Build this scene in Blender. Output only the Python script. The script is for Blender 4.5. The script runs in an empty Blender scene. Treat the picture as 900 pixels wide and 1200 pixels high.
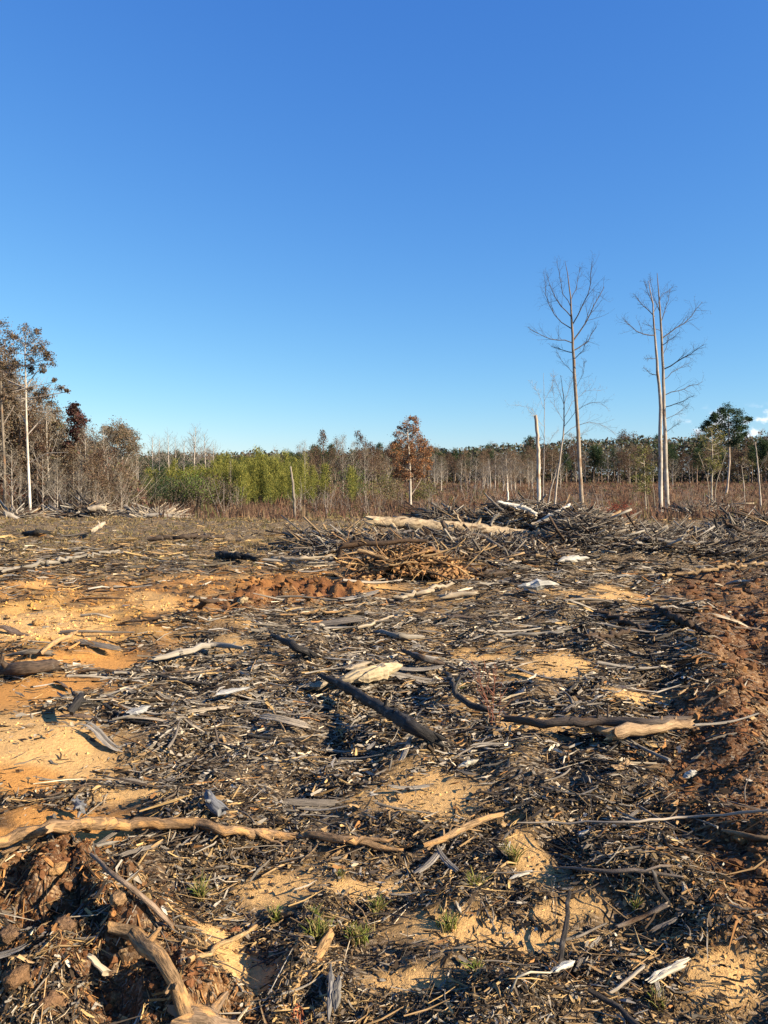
import bpy, math, random
import numpy as np
from mathutils import Vector
rng = np.random.default_rng(7)
random.seed(7)
S = bpy.context.scene
COL = S.collection
# ------------------------------------------------------------------ camera, sky, sun, exposure
F = 906.0; PITCH = math.atan(44 / F); EYE = 1.6
cd = bpy.data.cameras.new('camera'); cam = bpy.data.objects.new('camera', cd); COL.objects.link(cam)
cam.location = (0, 0, EYE); cam.rotation_euler = (math.pi / 2 - PITCH, 0, 0)
cd.sensor_fit = 'VERTICAL'; cd.sensor_height = 24; cd.lens = F / 1200 * 24
cd.clip_start = 0.05; cd.clip_end = 8000
S.camera = cam
SUN_EL, SUN_AZ = math.radians(27), math.radians(113)   # azimuth from +Y (ahead) clockwise: right, a little behind
w = bpy.data.worlds.new('World'); S.world = w; w.use_nodes = True
nt = w.node_tree; nt.nodes.clear()
def N(t, typ, **kw):
    n = t.nodes.new(typ)
    for k, v in kw.items():
        if k in n.inputs: n.inputs[k].default_value = v
        else: setattr(n, k, v)
    return n
out = N(nt, 'ShaderNodeOutputWorld'); bg = N(nt, 'ShaderNodeBackground'); bg.inputs[1].default_value = 0.065
sky = N(nt, 'ShaderNodeTexSky'); sky.sky_type = 'NISHITA'; sky.sun_disc = False
sky.sun_elevation = SUN_EL; sky.sun_rotation = SUN_AZ; sky.air_density = 1.0; sky.dust_density = 0.1; sky.ozone_density = 4.0; sky.altitude = 50
K0 = .065 * 2 ** 1.35; SKYR = (K0, 1.17, .715 / K0); SKYG = (K0, .91, .83 / K0); SKYB = (K0, .50, .98 / K0)
K = .065 * 2 ** 1.35                       # what a sky value of 1 shows as
ss = N(nt, 'ShaderNodeSeparateColor'); nt.links.new(sky.outputs[0], ss.inputs[0])
def sm(op, a, b):
    m = N(nt, 'ShaderNodeMath'); m.operation = op
    for i, v in enumerate((a, b)):
        if isinstance(v, (int, float)): m.inputs[i].default_value = v
        else: nt.links.new(v, m.inputs[i])
    return m.outputs[0]
red = sm('MULTIPLY', sm('POWER', sm('MULTIPLY', ss.outputs[0], SKYR[0]), SKYR[1]), SKYR[2])
red = sm('MINIMUM', red, ss.outputs[0]); blu = sm('MULTIPLY', sm('POWER', sm('MULTIPLY', ss.outputs[2], SKYB[0]), SKYB[1]), SKYB[2])
cs = N(nt, 'ShaderNodeCombineColor'); nt.links.new(red, cs.inputs[0]); nt.links.new(sm('MULTIPLY', sm('POWER', sm('MULTIPLY', ss.outputs[1], SKYG[0]), SKYG[1]), SKYG[2]), cs.inputs[1]); nt.links.new(blu, cs.inputs[2])
hsv = cs
# a few small puffs of cloud low over the far wood
tc = N(nt, 'ShaderNodeTexCoord'); sep = N(nt, 'ShaderNodeSeparateXYZ'); nt.links.new(tc.outputs['Generated'], sep.inputs[0])
nz = N(nt, 'ShaderNodeTexNoise'); nz.inputs['Scale'].default_value = 34; nz.inputs['Detail'].default_value = 7; nz.inputs['Roughness'].default_value = .55
mp = N(nt, 'ShaderNodeMapping'); mp.inputs['Scale'].default_value = (1, 1, 1.7); mp.inputs['Location'].default_value = (.1, .3, 0)
nt.links.new(tc.outputs['Generated'], mp.inputs[0]); nt.links.new(mp.outputs[0], nz.inputs[0])
def mr(t, a, b, c=0, d=1, src=None, smooth=False):
    m = N(t, 'ShaderNodeMapRange'); m.inputs[1].default_value = a; m.inputs[2].default_value = b; m.inputs[3].default_value = c; m.inputs[4].default_value = d
    if smooth: m.interpolation_type = 'SMOOTHSTEP'
    if src is not None: t.links.new(src, m.inputs[0])
    return m.outputs[0]
def mm(t, op, a, b):
    m = N(t, 'ShaderNodeMath'); m.operation = op
    for i, v in enumerate((a, b)):
        if isinstance(v, (int, float)): m.inputs[i].default_value = v
        else: t.links.new(v, m.inputs[i])
    return m.outputs[0]
cl = mr(nt, .50, .62, src=nz.outputs[0], smooth=True)
band = mm(nt, 'MULTIPLY', mr(nt, .03, .052, src=sep.outputs[2], smooth=True), mr(nt, .085, .062, src=sep.outputs[2], smooth=True))
side = mr(nt, .34, .40, src=sep.outputs[0], smooth=True)
cf = mm(nt, 'MULTIPLY', mm(nt, 'MULTIPLY', cl, band), side)
mx = N(nt, 'ShaderNodeMixRGB'); mx.inputs[2].default_value = (8.0, 8.0, 8.6, 1)
nt.links.new(mm(nt, 'MULTIPLY', cf, .8), mx.inputs[0]); nt.links.new(hsv.outputs[0], mx.inputs[1])
nt.links.new(mx.outputs[0], bg.inputs[0]); nt.links.new(bg.outputs[0], out.inputs[0])
sd = bpy.data.lights.new('sun', 'SUN'); sd.energy = 5.0; sd.angle = math.radians(.53); sd.color = (1.0, .86, .63)
so = bpy.data.objects.new('sun', sd); COL.objects.link(so)
dirv = Vector((math.sin(SUN_AZ) * math.cos(SUN_EL), math.cos(SUN_AZ) * math.cos(SUN_EL), math.sin(SUN_EL)))
so.rotation_euler = dirv.to_track_quat('Z', 'Y').to_euler(); so.location = dirv * 60
S.view_settings.view_transform = 'Standard'; S.view_settings.look = 'None'; S.view_settings.exposure = 1.35
S.view_settings.gamma = 1; S.view_settings.use_curve_mapping = False
try: S.cycles.max_bounces = 6; S.cycles.diffuse_bounces = 3; S.cycles.transparent_max_bounces = 4
except Exception: pass

# ------------------------------------------------------------------ noise, projection, terrain
def _h(ix, iy, s):
    h = (ix.astype(np.int64) * 374761393 + iy.astype(np.int64) * 668265263 + s * 2147483647) & 0xffffffff
    h = ((h ^ (h >> 13)) * 1274126177) & 0xffffffff
    return (h ^ (h >> 16)) & 0xffff
def pn(x, y, s=0):
    x = np.asarray(x, float); y = np.asarray(y, float)
    ix = np.floor(x); iy = np.floor(y); fx = x - ix; fy = y - iy
    u = fx * fx * fx * (fx * (fx * 6 - 15) + 10); v = fy * fy * fy * (fy * (fy * 6 - 15) + 10)
    def g(a, b):
        t = _h(ix + a, iy + b, s) * (2 * math.pi / 65536); return np.cos(t) * (fx - a) + np.sin(t) * (fy - b)
    n0 = g(0, 0) * (1 - u) + g(1, 0) * u; n1 = g(0, 1) * (1 - u) + g(1, 1) * u
    return (n0 * (1 - v) + n1 * v) * 1.5
def fbm(x, y, s=0, o=4):
    r = 0; a = 1
    for i in range(o): r = r + a * pn(x * 2 ** i, y * 2 ** i, s + i * 17); a *= .5
    return r
def sst(a, b, x): t = np.clip((x - a) / (b - a), 0, 1); return t * t * (3 - 2 * t)
cp, sp_ = math.cos(PITCH), math.sin(PITCH)
def ray(px, py):
    a = (px - 450) / F; b = (600 - py) / F
    return np.stack(np.broadcast_arrays(a, b * sp_ + cp, b * cp - sp_), -1).astype(float)
def ground_flat(px, py):                     # world point on z=0 below the horizon
    d = ray(np.asarray(px, float), np.asarray(py, float)); t = -EYE / np.minimum(d[..., 2], -1e-3)
    return d[..., 0] * t, d[..., 1] * t
def topix(x, y, z=0):
    yc = (y) * cp - (z - EYE) * sp_; yc = np.maximum(yc, .05); up = y * sp_ + (z - EYE) * cp
    return 450 + F * x / yc, 600 - F * up / yc
def base_z(x, y):
    y = np.asarray(y, float)
    z = -0.86 * sst(24, 45, y) + .40 * sst(60, 200, y)
    return z
def blob(px, py, cx, cy, rx, ry, rot=0, soft=.5):
    a = math.radians(rot); dx = px - cx; dy = py - cy
    u = (dx * math.cos(a) + dy * math.sin(a)) / rx; v = (-dx * math.sin(a) + dy * math.cos(a)) / ry
    return 1 - sst(1 - soft, 1 + soft, np.sqrt(u * u + v * v))
SAND = [(40, 878, 115, 46, 0), (20, 740, 120, 16, 0), (505, 942, 78, 36, 5), (640, 792, 75, 20, 0), (560, 770, 60, 12, 0), (745, 822, 48, 13, 0), (560, 1105, 120, 26, 5), (335, 1035, 70, 24, 0),
        (630, 860, 70, 12, 0), (150, 935, 50, 12, 0), (620, 1010, 50, 25, 60), (280, 1130, 60, 35, 40), (860, 1170, 60, 40, 0), (700, 700, 70, 8, 0), (440, 1040, 60, 14, 0), (480,1160,60,20,0), (640,1075,50,16,0), (60, 912, 60, 14, 0)]
CLAY = [(40, 812, 115, 20, -6), (10, 925, 70, 18, 0), (40, 985, 140, 26, -8), (90, 776, 90, 9, -4), (60, 960, 60, 16, 0), (80, 773, 60, 7, 0), (60, 1035, 60, 16, 0)]
RIDGE = [(60, 726, 210, 38, -3), (230, 698, 170, 24, -4), (120, 752, 120, 14, -4), (360, 690, 110, 20, 0), (480, 655, 80, 22, 10), (20, 690, 60, 8, 0), (130, 745, 90, 14, 0)]
SOIL = [(875, 760, 62, 90, 0), (845, 880, 55, 120, 20), (890, 1020, 70, 120, 0), (70, 1120, 150, 95, 0), (190, 1195, 120, 40, 0), (270, 715, 50, 12, 0), (360, 700, 60, 10, 0), (840, 690, 80, 20, 0)]
def zones(x, y):
    px, py = topix(x, y); s = np.clip(y, 2, 40)
    wx = px + 26 * fbm(x * 1.3, y * 1.3, 5); wy = py + 9 * fbm(x * 1.7, y * 1.7, 9)
    def mxb(L):
        r = np.zeros_like(px)
        for b in L: r = np.maximum(r, blob(wx, wy, *b))
        return r
    sand, clay, ridge, soil = mxb(SAND), mxb(CLAY), mxb(RIDGE), mxb(SOIL)
    amb = sst(.18, .6, fbm(x * .55, y * .55, 31, 4)) * (.75 - .45 * sst(480, 640, px)) * (1 - sst(8, 16, y))   # thin patches of bare sand anywhere
    sand = np.maximum(sand, amb)
    sand = np.where(soil > .5, sand * .3, sand)
    back = sst(600 + 75, 600 + 25, py)     # straw coloured band
    return px, py, sand, clay, ridge, soil, back
def terrain(x, y, fine=True):
    x = np.asarray(x, float); y = np.asarray(y, float)
    px, py, sand, clay, ridge, soil, back = zones(x, y)
    near = 1 - sst(30, 60, np.hypot(x, y))
    rough = np.clip(1 - .75 * sand - .9 * clay, .12, 1) + ridge * .1 + soil * np.where(px > 500, .25, 1.3)
    z = base_z(x, y) + .07 * fbm(x * .35, y * .35, 1, 3) * (1 + 3 * (1 - near))
    z = z + near * (rough * (.055 * fbm(x * 1.6, y * 1.6, 2, 3) + (.10 * np.maximum(pn(x * 2.3, y * 3.0, 19), 0) - .08 * np.maximum(-pn(x * 3.1 + 9, y * 3.6, 23), 0) * (1 - sand) * (1 - clay)) * (1 - ridge)))
    if fine:
        r = 1 - np.abs(pn(x * 5, y * 5, 40)); r2 = 1 - np.abs(pn(x * 12, y * 12, 41)); r3 = 1 - np.abs(pn(x * 27, y * 27, 42))
        z = z + near * (rough * (.022 * r + .013 * r2 + .007 * r3 - .03) + soil * np.where(px > 500, .35, 1) * (.09 * np.maximum(r - .55, 0) + .035 * pn(x * 9, y * 9, 77) + .03 * pn(x * 4, y * 4, 78)))
    z = z + .06 * ridge * near + .28 * blob(px, py, 690, 650, 230, 13) * near + .10 * blob(px, py, 480, 660, 90, 25)
    # rutted track at the right: a berm with a trench beyond it
    bx = 800 + (py - 700) * .36
    z = z + near * (.085 * np.exp(-((px - bx) / 42) ** 2) - .06 * np.exp(-((px - bx - 75) / 45) ** 2) - .05 * np.exp(-((px - bx + 70) / 35) ** 2)) * sst(690, 740, py) * (1 - .75 * sst(900, 1000, py))
    # dug up mound in the near left corner
    z = z + .19 * blob(px, py, 60, 1135, 120, 90, 0, .6) + .10 * blob(px, py, 200, 1150, 60, 80, 0, .7)
    z = z + .05 * np.exp(-((px - (375 - (py - 1060) * .35)) / 24) ** 2) * sst(1040, 1080, py)
    return z
def march(px, py, h=0.0, fine=False):        # where the ray through a picture point is h above the ground
    d = ray(float(px), float(py)); t = 1.2 * (400 / 1.2) ** np.linspace(0, 1, 260)
    for _ in range(2):
        p = d[None] * t[:, None]; below = EYE + p[:, 2] < terrain(p[:, 0], p[:, 1], fine) + h
        i = int(np.argmax(below)) if below.any() else len(t) - 1; i = max(i, 1); t = np.linspace(t[i - 1], t[i], 40)
    q = d * t[20]; return np.array([q[0], q[1], EYE + q[2]])
def hit(px, py, fine=False): return march(px, py, 0.0, fine)
def atY(px, py, Y):
    d = ray(float(px), float(py)); t = Y / d[1]; return np.array([d[0] * t, Y, EYE + d[2] * t])
def gz(x, y, fine=False): return float(terrain(np.array([x], float), np.array([y], float), fine)[0])

# ------------------------------------------------------------------ mesh accumulator
def nrm(v): return v / np.maximum(np.linalg.norm(v, axis=-1, keepdims=True), 1e-9)
class Acc:
    def __init__(s): s.V = []; s.Q = []; s.T = []; s.C = []; s.G = []; s.n = 0
    def add(s, V, Q=None, T=None, C=(1, 1, 1), G=None):
        V = np.asarray(V, float).reshape(-1, 3); n = len(V)
        C = np.broadcast_to(np.asarray(C, float), (n, 3)); s.V.append(V); s.C.append(C)
        s.G.append(V if G is None else np.asarray(G, float).reshape(-1, 3))
        if Q is not None and len(Q): s.Q.append(np.asarray(Q).reshape(-1, 4) + s.n)
        if T is not None and len(T): s.T.append(np.asarray(T).reshape(-1, 3) + s.n)
        s.n += n; return s
    def tubes(s, P, R, k=5, C=(1, 1, 1), flat=1.0, jit=0.0, caps=True, capC=None, jag=0.0, ref=None):
        P = np.asarray(P, float); R = np.asarray(R, float)
        if P.ndim == 2: P = P[None]; R = R[None]
        n_, m = P.shape[:2]
        t = np.empty_like(P); t[:, 1:-1] = P[:, 2:] - P[:, :-2]; t[:, 0] = P[:, 1] - P[:, 0]; t[:, -1] = P[:, -1] - P[:, -2]; t = nrm(t)
        ax = nrm(P[:, -1] - P[:, 0] + 1e-6)
        if ref is None:
            ref = rng.normal(size=(n_, 3))
        u0 = nrm(np.cross(ax, ref))[:, None]
        b = nrm(np.cross(t, u0)); u = np.cross(b, t)
        a = np.arange(k) * 2 * math.pi / k
        ca = np.cos(a)[None, None, :, None]; sa = np.sin(a)[None, None, :, None]
        fl = np.asarray(flat, float).reshape(-1, 1, 1, 1)
        rr = R[:, :, None, None] * (1 + jit * rng.uniform(-1, 1, (n_, m, k, 1)))
        V = P[:, :, None] + rr * (ca * u[:, :, None] + sa * fl * b[:, :, None])
        if jag:
            V[:, -1] += ax[:, None] * (rng.uniform(-1, 1, (n_, k, 1)) * jag * R[:, -1:, None]); V[:, 0] += ax[:, None] * (rng.uniform(-1, 1, (n_, k, 1)) * jag * R[:, :1, None])
        seg = np.linalg.norm(np.diff(P, axis=1), axis=-1); al = np.concatenate([np.zeros((n_, 1)), np.cumsum(seg, 1)], 1) + rng.uniform(0, 50, (n_, 1))
        G = np.concatenate([np.broadcast_to(al[:, :, None, None], (n_, m, k, 1)), R[:, :, None, None] * ca + 0 * V[..., :1], R[:, :, None, None] * sa + 0 * V[..., :1]], -1)
        C = np.asarray(C, float)
        if C.ndim == 1: Cv = np.broadcast_to(C, (n_, m, k, 3))
        elif C.ndim == 2: Cv = np.broadcast_to(C[:, None, None], (n_, m, k, 3))
        else: Cv = np.broadcast_to(C[:, :, None], (n_, m, k, 3))
        idx = (np.arange(n_)[:, None, None] * m + np.arange(m - 1)[None, :, None]) * k
        i = np.arange(k)[None, None]; j = (i + 1) % k
        Q = np.stack([idx + i, idx + j, idx + k + j, idx + k + i], -1).reshape(-1, 4)
        s.add(V, Q, None, Cv.reshape(-1, 3), G)
        if caps:
            base = s.n - n_ * m * k
            for e, rev in ((0, True), (m - 1, False)):
                cc = (Cv[:, e, 0] if capC is None else np.broadcast_to(np.asarray(capC, float), (n_, 3)))
                if k == 4 and capC is None and not jag:
                    q = base + (np.arange(n_)[:, None] * m + e) * k + (np.array([3, 2, 1, 0]) if rev else np.arange(4))[None]
                    s.Q.append(q)
                elif k == 3 and capC is None:
                    q = base + (np.arange(n_)[:, None] * m + e) * k + (np.array([2, 1, 0]) if rev else np.arange(3))[None]
                    s.T.append(q)
                else:
                    ring = V[:, e]; cen = ring.mean(1, keepdims=True) - (ax[:, None] * (R[:, e, None, None] * .15) if not rev else -ax[:, None] * (R[:, e, None, None] * .15))
                    VV = np.concatenate([ring, cen], 1); o = np.arange(n_)[:, None] * (k + 1)
                    ii = np.arange(k); jj = (ii + 1) % k
                    tri = np.stack([o + (jj if rev else ii), o + (ii if rev else jj), o + k + 0 * ii], -1)
                    s.add(VV, None, tri, np.repeat(cc, k + 1, 0), np.repeat(G[:, e, :1], k + 1, 1) + (VV - VV[:, :1]) * 0)
        return s
    def leaves(s, P, size, C, up=0.0, asp=.6):
        P = np.asarray(P, float); n = len(P)
        a = rng.normal(size=(n, 3)); a[:, 2] += up; a = nrm(a); b = nrm(np.cross(a, rng.normal(size=(n, 3))))
        sz = np.broadcast_to(size, (n,))[:, None] * rng.uniform(.6, 1.3, (n, 1))
        V = np.stack([P - a * sz * .5, P + b * sz * asp * .5, P + a * sz * .5, P - b * sz * asp * .5], 1)
        s.add(V, np.arange(n * 4).reshape(-1, 4), None, np.repeat(np.broadcast_to(C, (n, 3)), 4, 0)); return s
    def blobs(s, P, rad, C, jit=.35):        # clods: jittered icospheres
        n = len(P); iv = ICO_V[None] * (1 + jit * rng.uniform(-1, 1, (n, 12, 1))) * np.asarray(rad, float).reshape(n, 1, -1)
        a = rng.uniform(0, 6.28, n); c, sn = np.cos(a), np.sin(a)
        V = np.stack([iv[..., 0] * c[:, None] - iv[..., 1] * sn[:, None], iv[..., 0] * sn[:, None] + iv[..., 1] * c[:, None], iv[..., 2]], -1) + P[:, None]
        T = (np.arange(n)[:, None, None] * 12 + ICO_F[None]).reshape(-1, 3)
        s.add(V, None, T, np.repeat(np.broadcast_to(C, (n, 3)), 12, 0)); return s
    def octa(s, P, rad, C, jit=.4):
        n = len(P); ov = np.array([(1, 0, 0), (0, 1, 0), (-1, 0, 0), (0, -1, 0), (0, 0, 1), (0, 0, -1)], float)
        V = ov[None] * (1 + jit * rng.uniform(-1, 1, (n, 6, 3))) + rng.normal(0, .18, (n, 6, 3)); V = V * np.asarray(rad)[:, None]; a = rng.uniform(0, 6.28, n); c, sn = np.cos(a), np.sin(a)
        V = np.stack([V[..., 0] * c[:, None] - V[..., 1] * sn[:, None], V[..., 0] * sn[:, None] + V[..., 1] * c[:, None], V[..., 2]], -1) + P[:, None]
        T = np.array([(0, 1, 4), (1, 2, 4), (2, 3, 4), (3, 0, 4), (1, 0, 5), (2, 1, 5), (3, 2, 5), (0, 3, 5)])
        s.add(V, None, (np.arange(n)[:, None, None] * 6 + T[None]).reshape(-1, 3), np.repeat(np.broadcast_to(C, (n, 3)), 6, 0)); return s
    def build(s, name, mat, parent=None, smooth=True, origin=None):
        V = np.concatenate(s.V); C = np.concatenate(s.C); G = np.concatenate(s.G)
        if origin is not None: V = V - np.asarray(origin)
        Q = np.concatenate(s.Q) if s.Q else np.zeros((0, 4), int); T = np.concatenate(s.T) if s.T else np.zeros((0, 3), int)
        me = bpy.data.meshes.new(name); me.vertices.add(len(V)); me.vertices.foreach_set('co', V.ravel().astype(np.float32))
        loops = np.concatenate([Q.ravel(), T.ravel()]).astype(np.int32); me.loops.add(len(loops)); me.loops.foreach_set('vertex_index', loops)
        nf = len(Q) + len(T); me.polygons.add(nf)
        st = np.concatenate([np.arange(len(Q)) * 4, len(Q) * 4 + np.arange(len(T)) * 3]).astype(np.int32)
        me.polygons.foreach_set('loop_start', st)
        me.update(calc_edges=True)
        me.polygons.foreach_set('use_smooth', np.full(nf, smooth))
        at = me.attributes.new('Col', 'FLOAT_COLOR', 'POINT'); at.data.foreach_set('color', np.concatenate([C, np.ones((len(C), 1))], 1).ravel().astype(np.float32))
        at = me.attributes.new('grain', 'FLOAT_VECTOR', 'POINT'); at.data.foreach_set('vector', G.ravel().astype(np.float32))
        me.materials.append(mat); me.validate()
        o = bpy.data.objects.new(name, me); COL.objects.link(o)
        if origin is not None and parent is None: o.location = origin
        if parent is not None: o.parent = parent
        return o
_t = (1 + 5 ** .5) / 2
ICO_V = nrm(np.array([(-1, _t, 0), (1, _t, 0), (-1, -_t, 0), (1, -_t, 0), (0, -1, _t), (0, 1, _t), (0, -1, -_t), (0, 1, -_t), (_t, 0, -1), (_t, 0, 1), (-_t, 0, -1), (-_t, 0, 1)], float))
ICO_F = np.array([(0, 11, 5), (0, 5, 1), (0, 1, 7), (0, 7, 10), (0, 10, 11), (1, 5, 9), (5, 11, 4), (11, 10, 2), (10, 7, 6), (7, 1, 8), (3, 9, 4), (3, 4, 2), (3, 2, 6), (3, 6, 8), (3, 8, 9), (4, 9, 5), (2, 4, 11), (6, 2, 10), (8, 6, 7), (9, 8, 1)])
def tag(o, label=None, cat=None, group=None, kind=None):
    if label: o['label'] = label
    if cat: o['category'] = cat
    if group: o['group'] = group
    if kind: o['kind'] = kind
    return o
def empty(name, loc, label=None, cat=None, group=None):
    o = bpy.data.objects.new(name, None); o.empty_display_size = .2; COL.objects.link(o); o.location = loc; return tag(o, label, cat, group)
def copy_tree(o, parent=None):
    c = o.copy(); COL.objects.link(c); c.parent = parent
    for ch in o.children: copy_tree(ch, c)
    return c

# ------------------------------------------------------------------ materials
def wood_mat(name, grain=(4, 60, 60), var=.5, bump=.6, dist=.01, rough=.88, spec=.15, patch=None):
    m = bpy.data.materials.new(name); m.use_nodes = True; t = m.node_tree; bs = t.nodes['Principled BSDF']
    bs.inputs['Roughness'].default_value = rough; bs.inputs['Specular IOR Level'].default_value = spec
    at = N(t, 'ShaderNodeAttribute'); at.attribute_name = 'Col'
    g = N(t, 'ShaderNodeAttribute'); g.attribute_name = 'grain'
    mp = N(t, 'ShaderNodeMapping'); mp.inputs['Scale'].default_value = grain; t.links.new(g.outputs['Vector'], mp.inputs[0])
    n = N(t, 'ShaderNodeTexNoise'); n.inputs['Scale'].default_value = 1; n.inputs['Detail'].default_value = 5; n.inputs['Roughness'].default_value = .65; t.links.new(mp.outputs[0], n.inputs[0])
    n2 = N(t, 'ShaderNodeTexNoise'); n2.inputs['Scale'].default_value = 3.1; n2.inputs['Detail'].default_value = 3; t.links.new(g.outputs['Vector'], n2.inputs[0])
    f = mm(t, 'MULTIPLY', mr(t, .3, .7, 1 - var, 1 + var * .6, n.outputs[0]), mr(t, .3, .7, .75, 1.2, n2.outputs[0]))
    mu = N(t, 'ShaderNodeVectorMath'); mu.operation = 'SCALE'; t.links.new(at.outputs['Color'], mu.inputs[0]); t.links.new(f, mu.inputs[3])
    colout = mu.outputs[0]
    if patch:                                # flaking bark / soil coat over the wood
        pc, lo, hi, sc = patch
        n3 = N(t, 'ShaderNodeTexNoise'); n3.inputs['Scale'].default_value = 1; n3.inputs['Detail'].default_value = 4
        mp2 = N(t, 'ShaderNodeMapping'); mp2.inputs['Scale'].default_value = (sc * .45, sc, sc); t.links.new(g.outputs['Vector'], mp2.inputs[0]); t.links.new(mp2.outputs[0], n3.inputs[0])
        mxx = N(t, 'ShaderNodeMixRGB'); mxx.inputs[2].default_value = (*pc, 1); t.links.new(mr(t, lo, hi, src=n3.outputs[0]), mxx.inputs[0]); t.links.new(colout, mxx.inputs[1]); colout = mxx.outputs[0]
    t.links.new(colout, bs.inputs['Base Color'])
    bp = N(t, 'ShaderNodeBump'); bp.inputs['Strength'].default_value = bump; bp.inputs['Distance'].default_value = dist
    t.links.new(n.outputs[0], bp.inputs['Height']); t.links.new(bp.outputs[0], bs.inputs['Normal'])
    return m
def leaf_mat(name, trans=.35):
    m = bpy.data.materials.new(name); m.use_nodes = True; t = m.node_tree; bs = t.nodes['Principled BSDF']
    bs.inputs['Roughness'].default_value = .7; bs.inputs['Specular IOR Level'].default_value = .2
    at = N(t, 'ShaderNodeAttribute'); at.attribute_name = 'Col'; t.links.new(at.outputs['Color'], bs.inputs['Base Color'])
    tr = N(t, 'ShaderNodeBsdfTranslucent'); t.links.new(at.outputs['Color'], tr.inputs[0])
    mx = N(t, 'ShaderNodeMixShader'); mx.inputs[0].default_value = trans; o = t.nodes['Material Output']
    t.links.new(bs.outputs[0], mx.inputs[1]); t.links.new(tr.outputs[0], mx.inputs[2]); t.links.new(mx.outputs[0], o.inputs[0])
    return m
M_DEB = wood_mat('debris', (6, 90, 90), .55, .7, .006)
M_LOG = wood_mat('weathered_log', (2.2, 55, 55), .5, .8, .012)
M_BARK = wood_mat('bark_log', (14, 75, 75), .5, .9, .014, patch=((.10, .06, .035), .52, .66, 14))
M_DIRTY = wood_mat('soil_coated_wood', (22, 130, 130), .75, 1.0, .012, patch=((.46, .26, .11), .50, .60, 34))
M_CHAR = wood_mat('charred_bark', (18, 80, 80), .8, 1.0, .012, .8, .3, patch=((.13, .115, .10), .60, .70, 20))
M_TREE = wood_mat('tree_bark', (2, 9, 9), .4, .6, .03)
M_PALE = wood_mat('peeling_trunk', (1.2, 9, 9), .3, .5, .03, patch=((.20, .12, .07), .55, .68, 3.0))
M_SOIL = wood_mat('soil_clod', (40, 40, 40), .5, .9, .012)
M_CLOD = wood_mat('clod_crust', (75, 75, 75), .6, 1.0, .02); M_LEAF = leaf_mat('leaves'); M_GRASS = leaf_mat('grass_blades', .45)

# ------------------------------------------------------------------ ground
def ground_mat():
    m = bpy.data.materials.new('ground_soil'); m.use_nodes = True; t = m.node_tree; bs = t.nodes['Principled BSDF']
    bs.inputs['Roughness'].default_value = .95; bs.inputs['Specular IOR Level'].default_value = .1
    at = N(t, 'ShaderNodeAttribute'); at.attribute_name = 'Col'; zz = N(t, 'ShaderNodeAttribute'); zz.attribute_name = 'grain'
    sp = N(t, 'ShaderNodeSeparateXYZ'); t.links.new(zz.outputs['Vector'], sp.inputs[0]); mul = sp.outputs[0]
    tc = N(t, 'ShaderNodeTexCoord')
    n = N(t, 'ShaderNodeTexNoise'); n.inputs['Scale'].default_value = 38; n.inputs['Detail'].default_value = 7; n.inputs['Roughness'].default_value = .7; t.links.new(tc.outputs['Object'], n.inputs[0])
    nf = N(t, 'ShaderNodeTexNoise'); nf.inputs['Scale'].default_value = 190; nf.inputs['Detail'].default_value = 3; t.links.new(tc.outputs['Object'], nf.inputs[0])
    mp = N(t, 'ShaderNodeMapping'); mp.inputs['Scale'].default_value = (55, 150, 90); mp.inputs['Rotation'].default_value = (0, 0, .25); t.links.new(tc.outputs['Object'], mp.inputs[0])
    nw = N(t, 'ShaderNodeMixRGB'); nw.blend_type = 'ADD'; nw.inputs[0].default_value = 3; t.links.new(mp.outputs[0], nw.inputs[1]); t.links.new(n.outputs[1], nw.inputs[2])
    v = N(t, 'ShaderNodeTexVoronoi'); v.inputs['Scale'].default_value = 1; t.links.new(nw.outputs[0], v.inputs[0])
    cr = N(t, 'ShaderNodeValToRGB'); e = cr.color_ramp.elements; e[0].color = (.02, .015, .012, 1); e[1].color = (.42, .30, .17, 1); e[1].position = .97
    for p, c in ((.30, (.045, .032, .022, 1)), (.5, (.12, .09, .06, 1)), (.72, (.20, .16, .125, 1))):
        q = e.new(p); q.color = c
    s3 = N(t, 'ShaderNodeSeparateColor'); t.links.new(v.outputs['Color'], s3.inputs[0]); t.links.new(s3.outputs[0], cr.inputs[0])
    fac = mm(t, 'MULTIPLY', mul, mr(t, .38, .5, src=n.outputs[0]))
    mx = N(t, 'ShaderNodeMixRGB'); t.links.new(fac, mx.inputs[0]); t.links.new(at.outputs['Color'], mx.inputs[1]); t.links.new(cr.outputs[0], mx.inputs[2])
    f = mm(t, 'MULTIPLY', mr(t, .3, .7, .72, 1.22, n.outputs[0]), mr(t, .3, .7, .85, 1.15, nf.outputs[0]))
    mu = N(t, 'ShaderNodeVectorMath'); mu.operation = 'SCALE'; t.links.new(mx.outputs[0], mu.inputs[0]); t.links.new(f, mu.inputs[3]); t.links.new(mu.outputs[0], bs.inputs['Base Color'])
    h = mm(t, 'ADD', mm(t, 'MULTIPLY', n.outputs[0], 1.0), mm(t, 'ADD', mm(t, 'MULTIPLY', nf.outputs[0], .3), mm(t, 'MULTIPLY', mm(t, 'MULTIPLY', s3.outputs[1], mul), .5)))
    bp = N(t, 'ShaderNodeBump'); bp.inputs['Strength'].default_value = .7; bp.inputs['Distance'].default_value = .02; t.links.new(h, bp.inputs['Height']); t.links.new(bp.outputs[0], bs.inputs['Normal'])
    return m
def lerp(a, b, t): return a * (1 - t[..., None]) + np.asarray(b) * t[..., None]
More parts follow.
